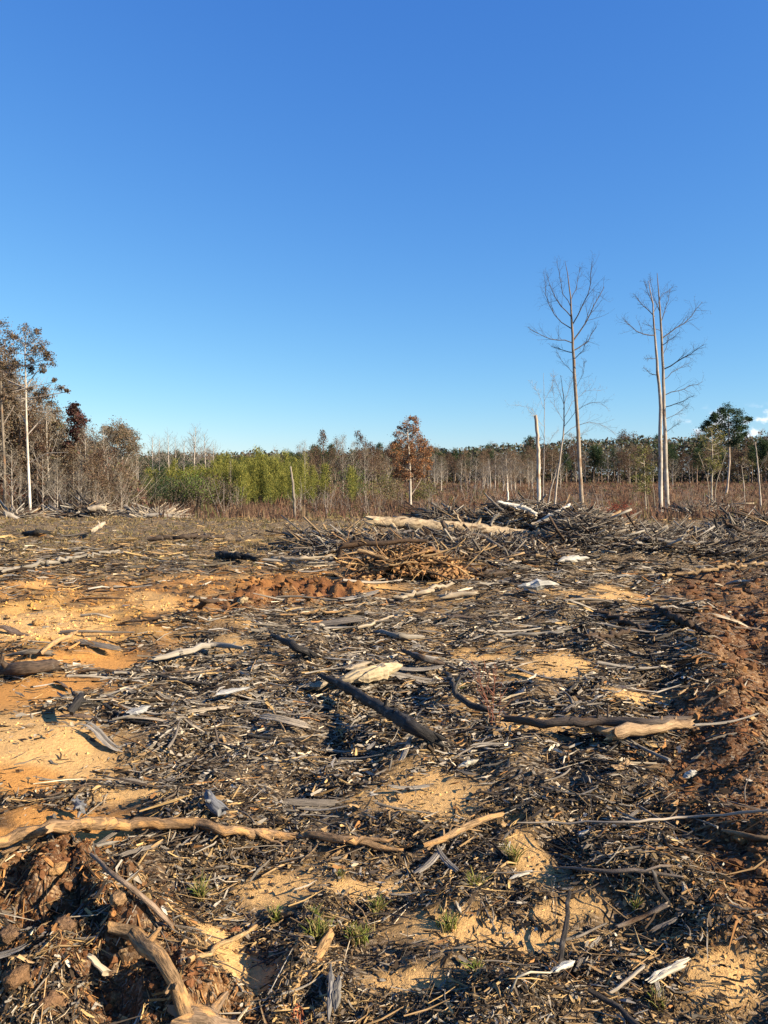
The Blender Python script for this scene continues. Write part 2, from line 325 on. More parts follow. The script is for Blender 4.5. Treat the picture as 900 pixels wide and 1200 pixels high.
def soil_colour(x, y):
    px, py, sand, clay, ridge, soil, back = zones(x, y)
    n1 = fbm(x * 2.1, y * 2.1, 60); n2 = fbm(x * 7, y * 7, 61)
    c = np.broadcast_to(np.array([.07, .045, .027]), x.shape + (3,)).copy()
    c = lerp(c, (.30, .185, .08), sst(0, .7, n1) * .8)
    c = lerp(c, (.25, .17, .08), back * .7)
    c = lerp(c, (.44, .205, .055), ridge * sst(-.9, .3, n2 + n1) * .95)
    c = lerp(c, (.52, .29, .085), ridge * sst(0, .6, n1 + .35) * blob(px, py, 40, 735, 200, 30) * .9)
    c = lerp(c, (.15, .062, .026), soil * .9)
    c = lerp(c, (.34, .175, .065), soil * sst(.15, .6, n2) * .55)
    c = lerp(c, (.57, .345, .14), sand)
    c = lerp(c, (.50, .24, .07), clay)
    far = sst(26, 34, y)
    ff = np.broadcast_to(np.array([.10, .058, .034]), c.shape).copy(); ff = lerp(ff, (.17, .11, .055), sst(0, .7, fbm(x * .15, y * .15, 70)))
    c = c * (1 - far[..., None]) + ff * far[..., None]
    mul = np.clip(1 - sand * .95 - clay * 1.1 - ridge * .65 - soil * .45, 0, 1) * (1 - far * .7)
    return c, mul
M_GROUND = ground_mat()
def make_ground():
    th = np.concatenate([np.linspace(-math.pi, -.72, 50, endpoint=False), np.linspace(-.72, .72, 450), np.linspace(.72, math.pi, 50, endpoint=False)[1:]])
    th[-1] = th[-1]
    rr = [0.0, .4, .8, 1.1]; r = 1.4
    while r < 45: rr.append(r); r *= 1.011
    while r < 5000: rr.append(r); r *= 1.06
    rr = np.array(rr); n, m = len(rr), len(th)
    R, TH = np.meshgrid(rr, th, indexing='ij'); x = R * np.sin(TH); y = R * np.cos(TH)
    z = terrain(x, y); c, mul = soil_colour(x, y)
    i, j = np.meshgrid(np.arange(n - 1), np.arange(m), indexing='ij'); j2 = (j + 1) % m
    Q = np.stack([i * m + j, i * m + j2, (i + 1) * m + j2, (i + 1) * m + j], -1).reshape(-1, 4)[:, ::-1]
    A = Acc(); A.add(np.stack([x, y, z], -1), Q, None, c.reshape(-1, 3), np.stack([mul, mul * 0, mul * 0], -1))
    return tag(A.build('ground', M_GROUND), kind='structure')
make_ground()
#SPLIT
# ------------------------------------------------------------------ trees
def rv(s=1): return Vector((random.gauss(0, s), random.gauss(0, s), random.gauss(0, s)))
def limb(out, p, d, L, r, depth, up=.15, wob=.18, kids=4, ratio=.5, r_end=.35, tips=None, lo=.25, ang=.9):
    """one branch as a five point polyline, with its side branches, into out = [(points, radii, level)]"""
    p = Vector(p); d = Vector(d).normalized(); pts = [p.copy()]; rad = [r]; dirs = [d.copy()]
    for i in range(4):
        d = (d + rv(wob) * .5 + Vector((0, 0, up * .5))).normalized(); p = p + d * (L / 4); pts.append(p.copy()); rad.append(r * (1 - (1 - r_end) * (i + 1) / 4)); dirs.append(d.copy())
    out.append((pts, rad, depth))
    if depth <= 0:
        if tips is not None: tips += [pts[-1], pts[-2], pts[2]]
        return
    for k in range(kids):
        f = lo + (1 - lo) * (k + random.random() * .8) / kids; f = min(f, .98); i = min(int(f * 4), 3); q = pts[i].lerp(pts[i + 1], f * 4 - i)
        dd = dirs[i + 1]; s = dd.cross(rv()).normalized(); nd = (dd * math.cos(ang) + s * math.sin(ang)).normalized()
        limb(out, q, nd, L * ratio * (1.15 - .6 * f) * random.uniform(.7, 1.25), max(rad[i] * .5, .003), depth - 1, up, wob, max(kids - 1, 2), ratio, r_end, tips, lo, ang * .9)
def add_limbs(A, out, C0, C1, ks=(3, 3, 4, 5)):
    for lv in sorted({o[2] for o in out}):
        L = [o for o in out if o[2] == lv]; P = np.array([[tuple(v) for v in o[0]] for o in L]); R = np.array([o[1] for o in L])
        t = np.clip(lv / 3, 0, 1); A.tubes(P, R, ks[min(lv, 3)], np.asarray(C1) * (1 - t) + np.asarray(C0) * t, caps=False)
def resamp(P, n):
    P = np.asarray(P, float); s = np.concatenate([[0], np.cumsum(np.linalg.norm(np.diff(P, axis=0), axis=1))]); u = np.linspace(0, s[-1], n)
    return np.stack([np.interp(u, s, P[:, i]) for i in range(P.shape[1])], 1)
def pxtrunk(pts, Y, dy=None):
    Q = [atY(a, b, Y + (0 if dy is None else dy[i])) for i, (a, b) in enumerate(pts)]
    return np.array(Q)
def drop(P, n=1):                            # put the foot of a trunk in the ground
    z = gz(P[0][0], P[0][1]); P[0][2] = z - .12; return P
def pal(n, cols, w=None, var=.2):
    c = np.array(cols)[rng.choice(len(cols), n, p=None if w is None else np.array(w) / sum(w))]
    return c * rng.uniform(1 - var, 1 + var, (n, 1))

def hero_tree(name, label, trunk, radii, limbs, Y, depth=2, trunk_mat=None, tc=(.42, .37, .31), tc2=None, bc=(.13, .10, .085), cat='tree', group=None, twig=1.0, up=.12, top_twigs=8, k=12, stems=()):
    P = drop(pxtrunk(trunk, Y)); foot = P[0].copy(); foot[2] += .12
    root = empty(name, foot, label, cat, group)
    def stem(P, radii, nm='trunk'):
        radii = np.array(radii) * .66
        n = 22; PR = resamp(np.concatenate([P, np.array(radii)[:, None]], 1), n); pp = PR[:, :3] - foot; pp[1:-1, :2] += rng.normal(0, .012, (n - 2, 2))
        f = np.linspace(0, 1, n)[:, None]; Cc = np.asarray(tc) * (1 - f) + np.asarray(tc2 if tc2 is not None else tc) * f
        R = PR[:, 3]; R[0] *= 1.35; R[1] *= 1.08
        A = Acc(); A.tubes(pp[None], R[None], k, Cc[None], jit=.07, jag=.8, capC=(.4, .3, .18)); return A.build(nm, trunk_mat or M_TREE, root)
    stem(P, radii)
    for sp, sr in stems: stem(drop(pxtrunk(sp, Y)) if sp[0][1] > 585 else pxtrunk(sp, Y), sr)
    for li, (pts, r, dy) in enumerate(limbs):
        n = len(pts); Q = np.array([atY(a, b, Y + dy * i / (n - 1)) for i, (a, b) in enumerate(pts)]) - foot
        Q = resamp(Q, 7); L = float(np.linalg.norm(Q[-1] - Q[0])); out = []
        A = Acc(); Q[1:-1] += rng.normal(0, .012 * L, (5, 3)); r = r * .58; R = np.linspace(r, r * .3, 7); A.tubes(Q[None], R[None], 6, np.asarray(bc) * 1.15, jit=.08)
        for q in range(int(8 * twig)):
            f = .22 + .76 * (q + random.random()) / max(int(8 * twig), 1); x = f * 6; i = min(int(x), 5); p = Vector(Q[i]).lerp(Vector(Q[i + 1]), x - i)
            d = (Vector(Q[i + 1] - Q[i]).normalized() + rv(.5) + Vector((0, 0, up))).normalized()
            limb(out, p, d, L * random.uniform(.18, .42) * (1.25 - .6 * f), max(r * .4 * (1 - .5 * f), .006), depth - 1, up * .6, .24, 3, .55)
        add_limbs(A, out, bc, np.asarray(bc) * 1.1, (3, 3, 4)); A.build('branch', M_TREE, root)
    return root
def twigs_on(root, foot, pts, Y, n, L, r, depth, bc, spread=.9, up=.1, name='twigs'):
    """short side twigs up a stem given by picture points"""
    Q = pxtrunk(pts, Y) - foot; Q = resamp(Q, 20); out = []
    for i in range(n):
        x = random.random() * 18.9; j = int(x); p = Vector(Q[j]).lerp(Vector(Q[j + 1]), x - j)
        d = Vector((random.uniform(-1, 1), random.uniform(-1, 1), random.uniform(-.1, spread)))
        limb(out, p, d, L * random.uniform(.5, 1.2), r, depth, up, .2, 3, .5)
    A = Acc(); add_limbs(A, out, bc, bc); return A.build(name, M_TREE, root)
GREYB = (.15, .125, .11)
T1 = hero_tree('bare_tree', 'tallest bare tree with a single slim trunk and forked crown behind the brush pile',
    [(683, 604), (679, 540), (676, 475), (673, 432), (671, 390), (669, 354), (665, 318), (662, 306)], [.20, .165, .15, .13, .105, .07, .03, .012], [
    ([(671, 402), (655, 398), (638, 396), (621, 386)], .055, -1.0), ([(670, 413), (655, 409), (646, 406)], .05, .6), ([(672, 411), (688, 400), (699, 383)], .06, .8),
    ([(672, 399), (685, 380), (696, 360), (708, 336)], .075, 1), ([(670, 372), (660, 362), (650, 349), (641, 322)], .055, -.8), ([(671, 380), (684, 355), (692, 330), (694, 306)], .06, -1.2),
    ([(669, 360), (660, 345), (652, 306)], .04, .8), ([(671, 386), (655, 375), (640, 352), (637, 318)], .05, 1.2), ([(669, 352), (675, 335), (680, 312)], .035, .5), ([(673, 421), (684, 410), (688, 398)], .04, -1),
    ([(674, 440), (660, 425), (652, 412)], .025, .8), ([(675, 455), (684, 437), (684, 420)], .02, -.8)],
    45, 3, M_PALE, (.36, .29, .22), (.13, .10, .08), (.07, .055, .045), twig=1.6)
hero_tree('bare_tree', 'left stem of the pair of tall bare trees standing tight together',
    [(774, 606), (774, 540), (774, 468), (770, 430), (768, 397), (765, 354), (760, 329)], [.19, .17, .14, .115, .09, .05, .02], [
    ([(768, 393), (757, 393), (747, 389), (729, 372)], .055, -.8), ([(767, 371), (755, 360), (744, 345)], .05, .9), ([(769, 420), (756, 420)], .03, -.4), ([(772, 440), (762, 438), (754, 430)], .04, .6),
    ([(765, 356), (760, 344), (754, 328)], .04, -.6), ([(766, 366), (776, 345), (787, 337)], .035, .8)],
    44.0, 3, M_PALE, (.47, .42, .36), (.26, .205, .165), (.08, .063, .052), group='pair of tall bare trees', twig=1.6)
hero_tree('bare_tree', 'right stem of the pair of tall bare trees, with long branches on its right',
    [(783, 607), (780, 540), (778, 468), (777, 430), (775, 397), (773, 354), (770, 320)], [.20, .17, .14, .12, .10, .06, .02], [
    ([(775, 397), (790, 388), (808, 375), (823, 354)], .06, .8), ([(777, 433), (800, 420), (825, 404)], .065, -.8), ([(778, 445), (793, 433), (808, 425)], .04, .9), ([(779, 463), (800, 456), (824, 447)], .045, .5),
    ([(780, 477), (798, 471), (813, 464)], .045, -.9), ([(780, 491), (795, 484), (808, 473)], .03, .6), ([(781, 506), (790, 500), (798, 494)], .03, -.5), ([(776, 405), (790, 395), (797, 388)], .04, -.9),
    ([(774, 379), (781, 360), (785, 338)], .045, .8), ([(773, 365), (765, 345), (762, 325)], .035, .5), ([(776, 418), (783, 402), (786, 385)], .035, .9), ([(775, 388), (765, 385), (757, 377)], .03, -.8)],
    44.4, 3, M_PALE, (.45, .40, .34), (.16, .125, .10), (.075, .06, .05), group='pair of tall bare trees', twig=1.7, up=-.06)
sn = hero_tree('dead_snag', 'pale dead trunk snapped off at the top standing behind the brush pile',
    [(632, 604), (631, 570), (631, 539), (630, 515), (629, 503), (627.5, 487)], [.18, .17, .16, .14, .145, .13], [([(631, 560), (634, 545), (640, 530)], .03, .3)], 43, 2, M_PALE, (.66, .58, .48), (.40, .30, .22), GREYB, 'dead tree', twig=.6)
hero_tree('crooked_tree', 'slender crooked bare tree with arching twigs between the snapped trunk and tallest tree',
    [(649, 604), (653, 560), (657, 532), (661, 503), (661, 468), (657, 440)], [.10, .085, .08, .065, .04, .015], [
    ([(661, 510), (672, 500), (690, 494), (706, 497), (722, 510)], .035, .6), ([(661, 500), (675, 480), (700, 470), (712, 478)], .03, -.8), ([(661, 490), (672, 470), (690, 455), (705, 458)], .028, .6),
    ([(661, 475), (655, 455), (648, 440)], .025, .5), ([(660, 480), (668, 455), (672, 432)], .025, -.5), ([(658, 530), (675, 512), (690, 505)], .03, .7), ([(655, 548), (668, 535), (680, 530)], .03, .4), ([(661, 495), (650, 475), (648, 455)], .02, -.5)],
    46, 3, None, (.46, .39, .32), (.22, .18, .15), (.20, .165, .145), twig=1.8, stems=[([(640, 604), (645, 575), (654, 545)], [.08, .07, .05])])
hero_tree('thin_bare_tree', 'very thin pale bare tree right behind the snapped off trunk',
    [(636, 604), (637, 560), (638, 510), (638, 470), (637, 437)], [.05, .045, .035, .025, .01], [
    ([(638, 515), (625, 478), (600, 474)], .018, .5), ([(638, 480), (630, 460), (622, 447)], .02, .6), ([(638, 470), (646, 455), (650, 440)], .018, -.6), ([(638, 500), (628, 490), (618, 480)], .018, -.5), ([(638, 530), (648, 510), (654, 505)], .02, -.4)],
    50, 3, None, (.34, .30, .27), (.30, .27, .24), (.30, .27, .24), twig=1.6)
hero_tree('dead_stub', 'short white broken trunk stub left of the snapped pale trunk', [(595.5, 604), (595, 580), (594, 566)], [.10, .085, .05], [], 46, 1, M_PALE, (.74, .68, .58), None, GREYB, 'dead tree')
hero_tree('dead_pole', 'dark thin dead pole trunk standing alone at the edge of the clearing', [(346, 611), (345, 590), (343, 565), (340.5, 547)], [.085, .08, .07, .045], [([(345, 598), (350, 590), (354, 580)], .02, .2)], 30, 1, M_TREE, (.11, .09, .075), (.30, .25, .20), GREYB, 'dead tree', twig=.4)
hero_tree('bare_sapling', 'thin leaning bare sapling in front of the olive young trees at the right', [(892, 604), (890, 570), (888, 545), (885, 518)], [.09, .08, .065, .04], [([(886, 522), (880, 512), (876, 505)], .025, .4), ([(886, 520), (890, 510), (893, 503)], .025, .2), ([(889, 550), (897, 540), (900, 532)], .02, .2)], 50, 3, None, (.46, .40, .33), (.34, .28, .23), (.20, .16, .13), twig=1.6)

def leafy_tree(name, label, trunk, radii, Y, clumps, cols, leaf=.16, nleaf=120, limbs=(), bc=(.22, .18, .15), tc=(.55, .5, .42), tc2=None, tm=None, group=None, depth=2, w=None, dens=1.0, twigs=0, up=.1, trans=None, outline=1.0, gap=.55, cat='tree', sub=9):
    """a tree whose foliage is leaf sprays round clump centres given in the picture: (px, py, radius px, depth offset m)"""
    radii = np.array(radii) * .7; P = drop(pxtrunk(trunk, Y)); foot = P[0].copy(); foot[2] += .12; root = empty(name, foot, label, cat, group)
    n = 18; PR = resamp(np.concatenate([P, np.array(radii)[:, None]], 1), n); pp = PR[:, :3] - foot; f = np.linspace(0, 1, n)[:, None]
    A = Acc(); A.tubes(pp[None], PR[None, :, 3], 8, (np.asarray(tc) * (1 - f) + np.asarray(tc2 if tc2 is not None else tc) * f)[None], jit=.08); A.build('trunk', tm or M_PALE, root)
    out = []; L = Acc(); LP = []; m = Y / F
    for (cx, cy, rp, dy) in clumps:
        c = Vector(atY(cx, cy, Y + dy) - foot); R = rp * m
        j = int(np.clip(np.searchsorted(pp[:, 2], c.z - R * .8 - .25 * abs(c.x)), 2, n - 1)); s = Vector(pp[j])
        d = c - s; limb(out, s, d + Vector((0, 0, -.1)), d.length, max(.02, .012 * d.length + .01), min(depth, 2), .05, .08, 4, .45)
        q = int(nleaf * dens)
        # leaf sprays: small sub-clusters spread over the clump so the outline is ragged and sky shows through
        sc = nrm(rng.normal(size=(sub, 3))) * (rng.uniform(.25, 1, (sub, 1)) ** .6) * R * np.array([1, 1, .8])
        pk = sc[rng.integers(0, sub, q)] + rng.normal(0, R * .42, (q, 3)) * np.array([1, 1, .7]); LP.append(pk + np.array(c))
        for i in range(3):
            e = Vector(sc[i]); limb(out, c, e, R * 1.1, .012, 1, .1, .2, 3, .5)
    A = Acc(); add_limbs(A, out, bc, bc); 
    if out: A.build('branches', M_TREE, root)
    LP = np.concatenate(LP); L.leaves(LP, leaf, pal(len(LP), cols, w, .3)); L.build('crown', M_LEAF, root, smooth=False)
    for ls in limbs:
        pts, r, dy = ls; Q = resamp(np.array([atY(a, b, Y + dy * i / max(len(pts) - 1, 1)) for i, (a, b) in enumerate(pts)]) - foot, 7)
        B = Acc(); B.tubes(Q[None], np.linspace(r, r * .35, 7)[None], 5, bc); B.build('branch', M_TREE, root)
    return root
def blobcl(cx, cy, w_, h_, n, r0, r1, dy=1.0):
    L = []
    for i in range(n):
        a = random.random() * 6.283; q = math.sqrt(random.random()); L.append((cx + math.cos(a) * w_ * q, cy + math.sin(a) * h_ * q, random.uniform(r0, r1), random.uniform(-dy, dy)))
    return L
RUST = [(.36, .155, .06), (.27, .115, .055), (.18, .09, .05), (.38, .21, .09), (.11, .07, .045)]
BRN = [(.18, .115, .07), (.13, .085, .055), (.23, .15, .09), (.10, .07, .045), (.15, .12, .065)]
OLV = [(.13, .13, .035), (.17, .16, .05), (.09, .10, .03), (.20, .16, .06)]
DGR = [(.030, .055, .025), (.045, .075, .03), (.02, .035, .018)]
# rust coloured tree
cl = []
for y in range(489, 562, 5):
    f = (y - 486) / 74; hw = (3 + 24 * min(1, f * 1.9)) * (1 if f < .6 else 1 - (f - .6) * .55)
    k = max(2, int(hw / 4.2))
    for i in range(k): cl.append((480 + (i + .5 - k / 2) * (2 * hw / k) + random.uniform(-3.5, 3.5) + 1, y + random.uniform(-2, 2), random.uniform(3.2, 5.2), random.uniform(-1, 1) * hw * .045))
leafy_tree('autumn_tree', 'rust leaved pointed tree with a white trunk rising above the far wood at the centre', [(481, 606), (481, 570), (480, 540), (478, 515), (477, 492)], [.15, .13, .11, .07, .02], 60, cl, RUST, .115, 150, [([(482, 580), (492, 565), (500, 545), (505, 525)], .05, 1)], (.26, .21, .17), (.44, .39, .33), depth=1)
# umbrella pine at the right and its company
pc = [(854, 479, 8), (845, 482, 6), (863, 485, 8), (848, 488, 9), (838, 487, 5), (868, 492, 8), (877, 491, 4), (857, 496, 10), (846, 499, 8), (835, 492, 6), (829, 496, 6), (826, 502, 6), (838, 503, 8), (862, 505, 9), (870, 502, 6), (850, 509, 9), (866, 514, 7), (843, 513, 7), (858, 519, 7), (832, 508, 6), (872, 509, 4)]
leafy_tree('pine_tree', 'dark green spreading pine tree taller than the wood at the right', [(849, 596), (852, 575), (855, 540), (854, 510), (854, 482)], [.20, .19, .16, .12, .05], 85, [(a, b, c * .75, random.uniform(-1.4, 1.4)) for a, b, c in pc], DGR, .15, 620, (), (.10, .08, .06), (.42, .33, .26), depth=1, w=None)
leafy_tree('young_tree', 'olive leaved young tree with several thin stems in front of the dark pine', [(834, 601), (834, 570), (835, 540), (834, 505)], [.09, .08, .05, .02], 52, blobcl(834, 527, 15, 28, 34, 3.5, 5), OLV, .13, 44, [([(838, 600), (838, 570), (846, 545), (851, 530)], .05, .4), ([(831, 590), (830, 565), (824, 545), (818, 530)], .04, -.4)], (.27, .23, .18), (.40, .35, .27), depth=1, w=(3, 2, 3, 3))
leafy_tree('young_tree', 'olive leaved bushy young tree just left of the pair of tall trees', [(757, 602), (756, 575), (755, 545), (752, 520)], [.07, .06, .04, .02], 52, blobcl(754, 548, 14, 30, 34, 3.5, 5), OLV, .13, 40, [([(768, 600), (766, 575), (760, 550)], .04, .3), ([(760, 600), (758, 570), (765, 545)], .03, .3)], (.25, .21, .16), (.36, .31, .24), depth=1)
leafy_tree('young_tree', 'small brown twiggy young tree at the right edge beside the leaning sapling', [(873, 598), (872, 570), (869, 545)], [.06, .05, .02], 58, blobcl(872, 548, 10, 20, 12, 3, 5), BRN + OLV, .12, 26, (), (.24, .2, .17), (.4, .34, .28), depth=2)

# left woodland edge
leafy_tree('birch_tree', 'tall white trunked tree with brown leaf clumps at its top in the left wood', [(36, 607), (33, 543), (31, 493), (30, 443), (29, 410), (31, 390)], [.115, .10, .085, .065, .04, .02], 45,
    [(33, 390, 7, 0), (27, 383, 5, .3), (40, 398, 8, 0), (50, 402, 6, .4), (45, 388, 4, 0), (56, 417, 7, -.4), (60, 425, 5, .4), (30, 405, 8, .5), (22, 398, 7, -.5), (48, 412, 6, .5), (18, 410, 6, 0), (38, 415, 6, -.6), (63, 446, 3, 0), (70, 455, 4, .3), (78, 458, 2.5, 0), (60, 472, 5, .3), (66, 480, 4, 0), (22, 425, 6, 0), (50, 435, 3, 0), (12, 420, 6, 0), (52, 455, 3, 0), (45, 470, 4, 0)] + blobcl(28, 440, 34, 44, 30, 2.5, 4.5),
    BRN + [(.06, .045, .03)] * 2, .10, 150, [([(32, 510), (45, 495), (60, 480)], .04, .5), ([(32, 500), (22, 480), (12, 465)], .04, .5), ([(33, 543), (55, 531), (80, 530)], .035, -.4), ([(31, 480), (42, 462), (58, 450)], .04, .3), ([(30, 455), (40, 440), (52, 425)], .04, .3)], (.34, .29, .25), (.62, .57, .50), (.34, .29, .24), depth=2)
leafy_tree('oak_tree', 'tall brown leaved tree cut off by the left edge of the photo', [(6, 606), (5, 540), (2, 480), (0, 420), (-2, 385)], [.14, .12, .10, .07, .03], 48,
    [(2, 380, 7, 0), (8, 392, 7, .4), (-6, 390, 9, 0), (5, 405, 9, .3), (12, 412, 6, -.4), (-5, 410, 9, .5), (10, 430, 8, 0), (0, 428, 9, -.5), (15, 445, 7, .4), (5, 450, 8, .6), (-8, 440, 9, 0), (12, 465, 6, 0), (0, 470, 8, .4), (18, 432, 4, 0), (16, 395, 4, 0)], BRN + [(.07, .05, .03)], .10, 240, [([(2, 500), (14, 480), (22, 465)], .05, .4)], (.22, .18, .15), (.17, .14, .11), depth=2)
leafy_tree('cedar_tree', 'dark reddish brown conifer standing above the left brushy trees', [(90, 604), (89, 560), (88, 510), (87, 475)], [.14, .12, .08, .02], 52, blobcl(91, 500, 9, 14, 26, 4, 6) + blobcl(87, 482, 5, 8, 10, 3, 5) + blobcl(80, 524, 8, 6, 8, 3, 5), [(.09, .035, .03), (.13, .055, .045), (.06, .03, .028), (.05, .035, .02)], .15, 95, (), (.14, .1, .08), (.2, .15, .12), depth=1)
leafy_tree('round_crowned_tree', 'wide domed greyish brown tree at the right end of the left wood', [(140, 604), (139, 570), (138, 545), (138, 510)], [.16, .14, .12, .05], 55,
    [(138 + 26 * math.cos(a) * q, 516 + 28 * -math.sin(a) * q + 8, random.uniform(4, 6.5), random.uniform(-1.5, 1.5)) for a, q in [(random.uniform(-.2, 3.35), .2 + .75 * math.sqrt(random.random())) for _ in range(48)]], [(.20, .15, .11), (.15, .115, .08), (.24, .16, .10), (.13, .12, .06)], .10, 170, [([(139, 560), (150, 535), (162, 515)], .06, .6), ([(139, 560), (126, 540), (118, 520)], .06, -.6)], (.30, .26, .22), (.42, .36, .3), depth=2)
leafy_tree('green_backed_tree', 'dull green leaved tree half hidden behind the white trunked tree', [(62, 604), (62, 560), (61, 510)], [.13, .11, .04], 56, blobcl(62, 508, 14, 17, 20, 4, 6), OLV + BRN[:2], .15, 60, (), (.2, .16, .13), (.25, .2, .16), depth=1)

# prototypes of brushy wood trees, copied
def proto_tree(name, h, kind, seed):
    random.seed(seed); root = empty(name, (0, 0, 0)); out = []; tips = []
    lean = random.uniform(-.06, .06)
    P = [Vector((lean * h * f + .05 * math.sin(5 * f + seed), .04 * math.cos(4 * f + seed), h * f * .93)) for f in np.linspace(0, 1, 9)]; P[0].z = -.3
    r0 = .014 * h + .02; R = [r0 * (1 - .85 * f) for f in np.linspace(0, 1, 9)]
    tcol = {'brown': (.24, .195, .15), 'grey': (.33, .285, .24), 'dark': (.2, .15, .12), 'pine': (.26, .18, .13), 'bare': (.40, .34, .29), 'young': (.12, .14, .05)}[kind]
    A = Acc(); A.tubes(np.array([[tuple(p) for p in P]]), np.array([R]), 5, tcol, jit=.08); A.build('trunk', M_PALE if kind == 'grey' else M_TREE, root)
    n = {'brown': 13, 'grey': 15, 'dark': 12, 'pine': 16, 'bare': 20, 'young': 20}[kind]; lo = {'brown': .14, 'grey': .2, 'dark': .15, 'pine': .45, 'bare': .4, 'young': .08}[kind]
    for i in range(n):
        f = lo + (1 - lo) * (i + random.random() * .7) / n; f = min(f, .97); x = f * 8; j = int(x); p = P[j].lerp(P[j + 1], x - j); a = i * 2.4 + random.random()
        el = {'pine': .25, 'young': 1.3}.get(kind, .8); d = Vector((math.cos(a), math.sin(a), el))
        L = h * {'pine': .20 * (1.25 - f), 'bare': .40 * (1.2 - f), 'young': .28 * (1.1 - f)}.get(kind, .36 * (1.2 - f)) * random.uniform(.75, 1.3)
        limb(out, p, d, L, r0 * .35 * (1.1 - f) + .01, {'young': 0, 'pine': 1}.get(kind, 2), .12, .18, 4 if kind in ('grey', 'bare') else 3, .55, tips=tips)
    if kind in ('brown', 'grey', 'bare', 'dark'): tips += [P[-1]]
    bc = {'brown': (.24, .19, .15), 'grey': (.33, .29, .25), 'bare': (.22, .185, .16), 'young': (.10, .12, .04)}.get(kind, (.12, .09, .07))
    A = Acc(); add_limbs(A, out, bc, bc, (3, 3, 3, 4)); A.build('branches', M_TREE, root)
    T = np.array([tuple(t) for t in tips]) if tips else np.zeros((0, 3))
    if kind != 'bare':
        q, sz, cols, sprd = {'brown': (9, .15, BRN + [(.22, .13, .08)], .3), 'grey': (3, .11, [(.24, .2, .15), (.18, .15, .11)], .2), 'dark': (9, .18, [(.11, .06, .045), (.08, .05, .035), (.14, .09, .05)], .22), 'pine': (20, .20, DGR + [(.06, .09, .03)], .30), 'young': (34, .15, [(.235, .225, .045), (.15, .16, .033), (.32, .28, .065), (.08, .10, .025)], .17)}[kind]
        T = np.repeat(T, q, 0); T = T + rng.normal(0, sprd, T.shape); L = Acc(); L.leaves(T, sz, pal(len(T), cols, None, .3), asp=.22 if kind == 'young' else .6, up=2.2 if kind == 'young' else 0); L.build('crown', M_LEAF, root, smooth=False)
    return root
def plant_at(protos_, px, Y, toppy=None, h=None, label=None, cat='tree', group=None, sx=1.0, used=set()):
    x = atY(px, 560, Y)[0]; z = gz(x, Y); pr, H = random.choice(protos_)
    if toppy is not None: h = atY(px, toppy, Y)[2] - z
    o = pr if id(pr) not in used else copy_tree(pr); used.add(id(pr))
    o.location = (x, Y, z - .05); s = h / H; o.scale = (s * sx * random.uniform(.9, 1.1), s * sx * random.uniform(.9, 1.1), s); o.rotation_euler.z = random.uniform(0, 6.28)
    return tag(o, label, cat, group)
PR = {k: [(proto_tree(nm, h, k, 100 + i * 7 + hash(len(nm)) % 5), h) for i in range(c)] for k, nm, h, c in
      (('brown', 'woodland_tree', 8, 4), ('grey', 'twiggy_tree', 8, 4), ('dark', 'dark_leaved_tree', 8, 2), ('pine', 'distant_pine', 9, 3), ('bare', 'bare_woodland_tree', 8, 4), ('young', 'feathery_sapling', 3.6, 4))}
random.seed(21)
LW = 'brushy trees packed along the left edge of the clearing'
def ltop(px): return float(np.interp(px, [-80, 0, 40, 70, 100, 150, 175], [440, 478, 490, 505, 512, 525, 565]))
for i, (px, t, kd) in enumerate([(-40, 372, 'brown'), (-22, 390, 'grey'), (-8, 398, 'brown'), (8, 400, 'grey'), (14, 418, 'brown'), (22, 432, 'grey'), (43, 440, 'grey'), (50, 452, 'brown'), (58, 466, 'grey'), (66, 476, 'brown'), (27, 446, 'brown'), (0, 430, 'grey'), (76, 492, 'grey'), (38, 458, 'grey'), (100, 495, 'grey'), (112, 500, 'brown'), (122, 494, 'grey'), (132, 490, 'brown'), (143, 491, 'grey'), (152, 500, 'brown'), (160, 515, 'grey'), (-50, 400, 'brown'), (-30, 420, 'brown'), (4, 410, 'brown'), (16, 440, 'brown'), (30, 455, 'brown'), (46, 470, 'brown'), (54, 480, 'grey'), (10, 450, 'grey'), (-12, 440, 'brown'), (64, 490, 'brown'), (24, 470, 'dark'), (72, 500, 'dark'), (44, 490, 'dark'), (105, 510, 'dark'), (84, 520, 'brown')]):
    plant_at(PR[kd], px, random.uniform(50, 58), t, label={'brown': 'tall thin brown leaved tree', 'grey': 'tall thin grey twiggy tree', 'dark': 'darker leaved tree'}[kd] + (' around the white trunked tree in the left wood' if px < 90 else ' forming the domed right end of the left wood'), group=('tall ' if px < 90 else 'dome ') + kd + ' trees of the left wood', sx=.75)
for i in range(88):
    px = random.uniform(-90, 166); Y = random.uniform(48, 68); t = ltop(px) + random.uniform(-4, 40); kd = random.choice(['brown', 'brown', 'grey', 'grey', 'dark'])
    if px > 150: t += 14
    plant_at(PR[kd], px, Y, t, label={'brown': 'bushy brown leaved tree in the tangled wood at the left edge', 'grey': 'pale grey twiggy tree in the tangled wood at the left edge', 'dark': 'dark brown leaved tree in the tangled wood at the left edge'}[kd], group=LW + ', ' + kd)
for (px, Y, t) in [(14, 46, 520), (50, 47, 527), (63, 46, 540), (67, 46, 534), (92, 47, 547), (112, 47, 560), (122, 50, 550), (76, 48, 555), (24, 47, 550)]:
    plant_at(PR['grey'], px, Y, t, label='small pale stemmed tree at the very front of the left wood', group='pale stems at the front of the left wood', sx=.8)
for (px, Y, t) in [(162, 75, 520), (178, 72, 505), (186, 75, 508), (200, 70, 500), (206, 74, 506), (226, 70, 492), (229, 75, 500), (241, 72, 502), (248, 70, 515), (215, 73, 510)]:
    plant_at(PR['bare'], px, Y, t, label='bare thin tree rising out of the green thicket left of the centre', group='bare trees rising out of the green thicket', sx=.8)
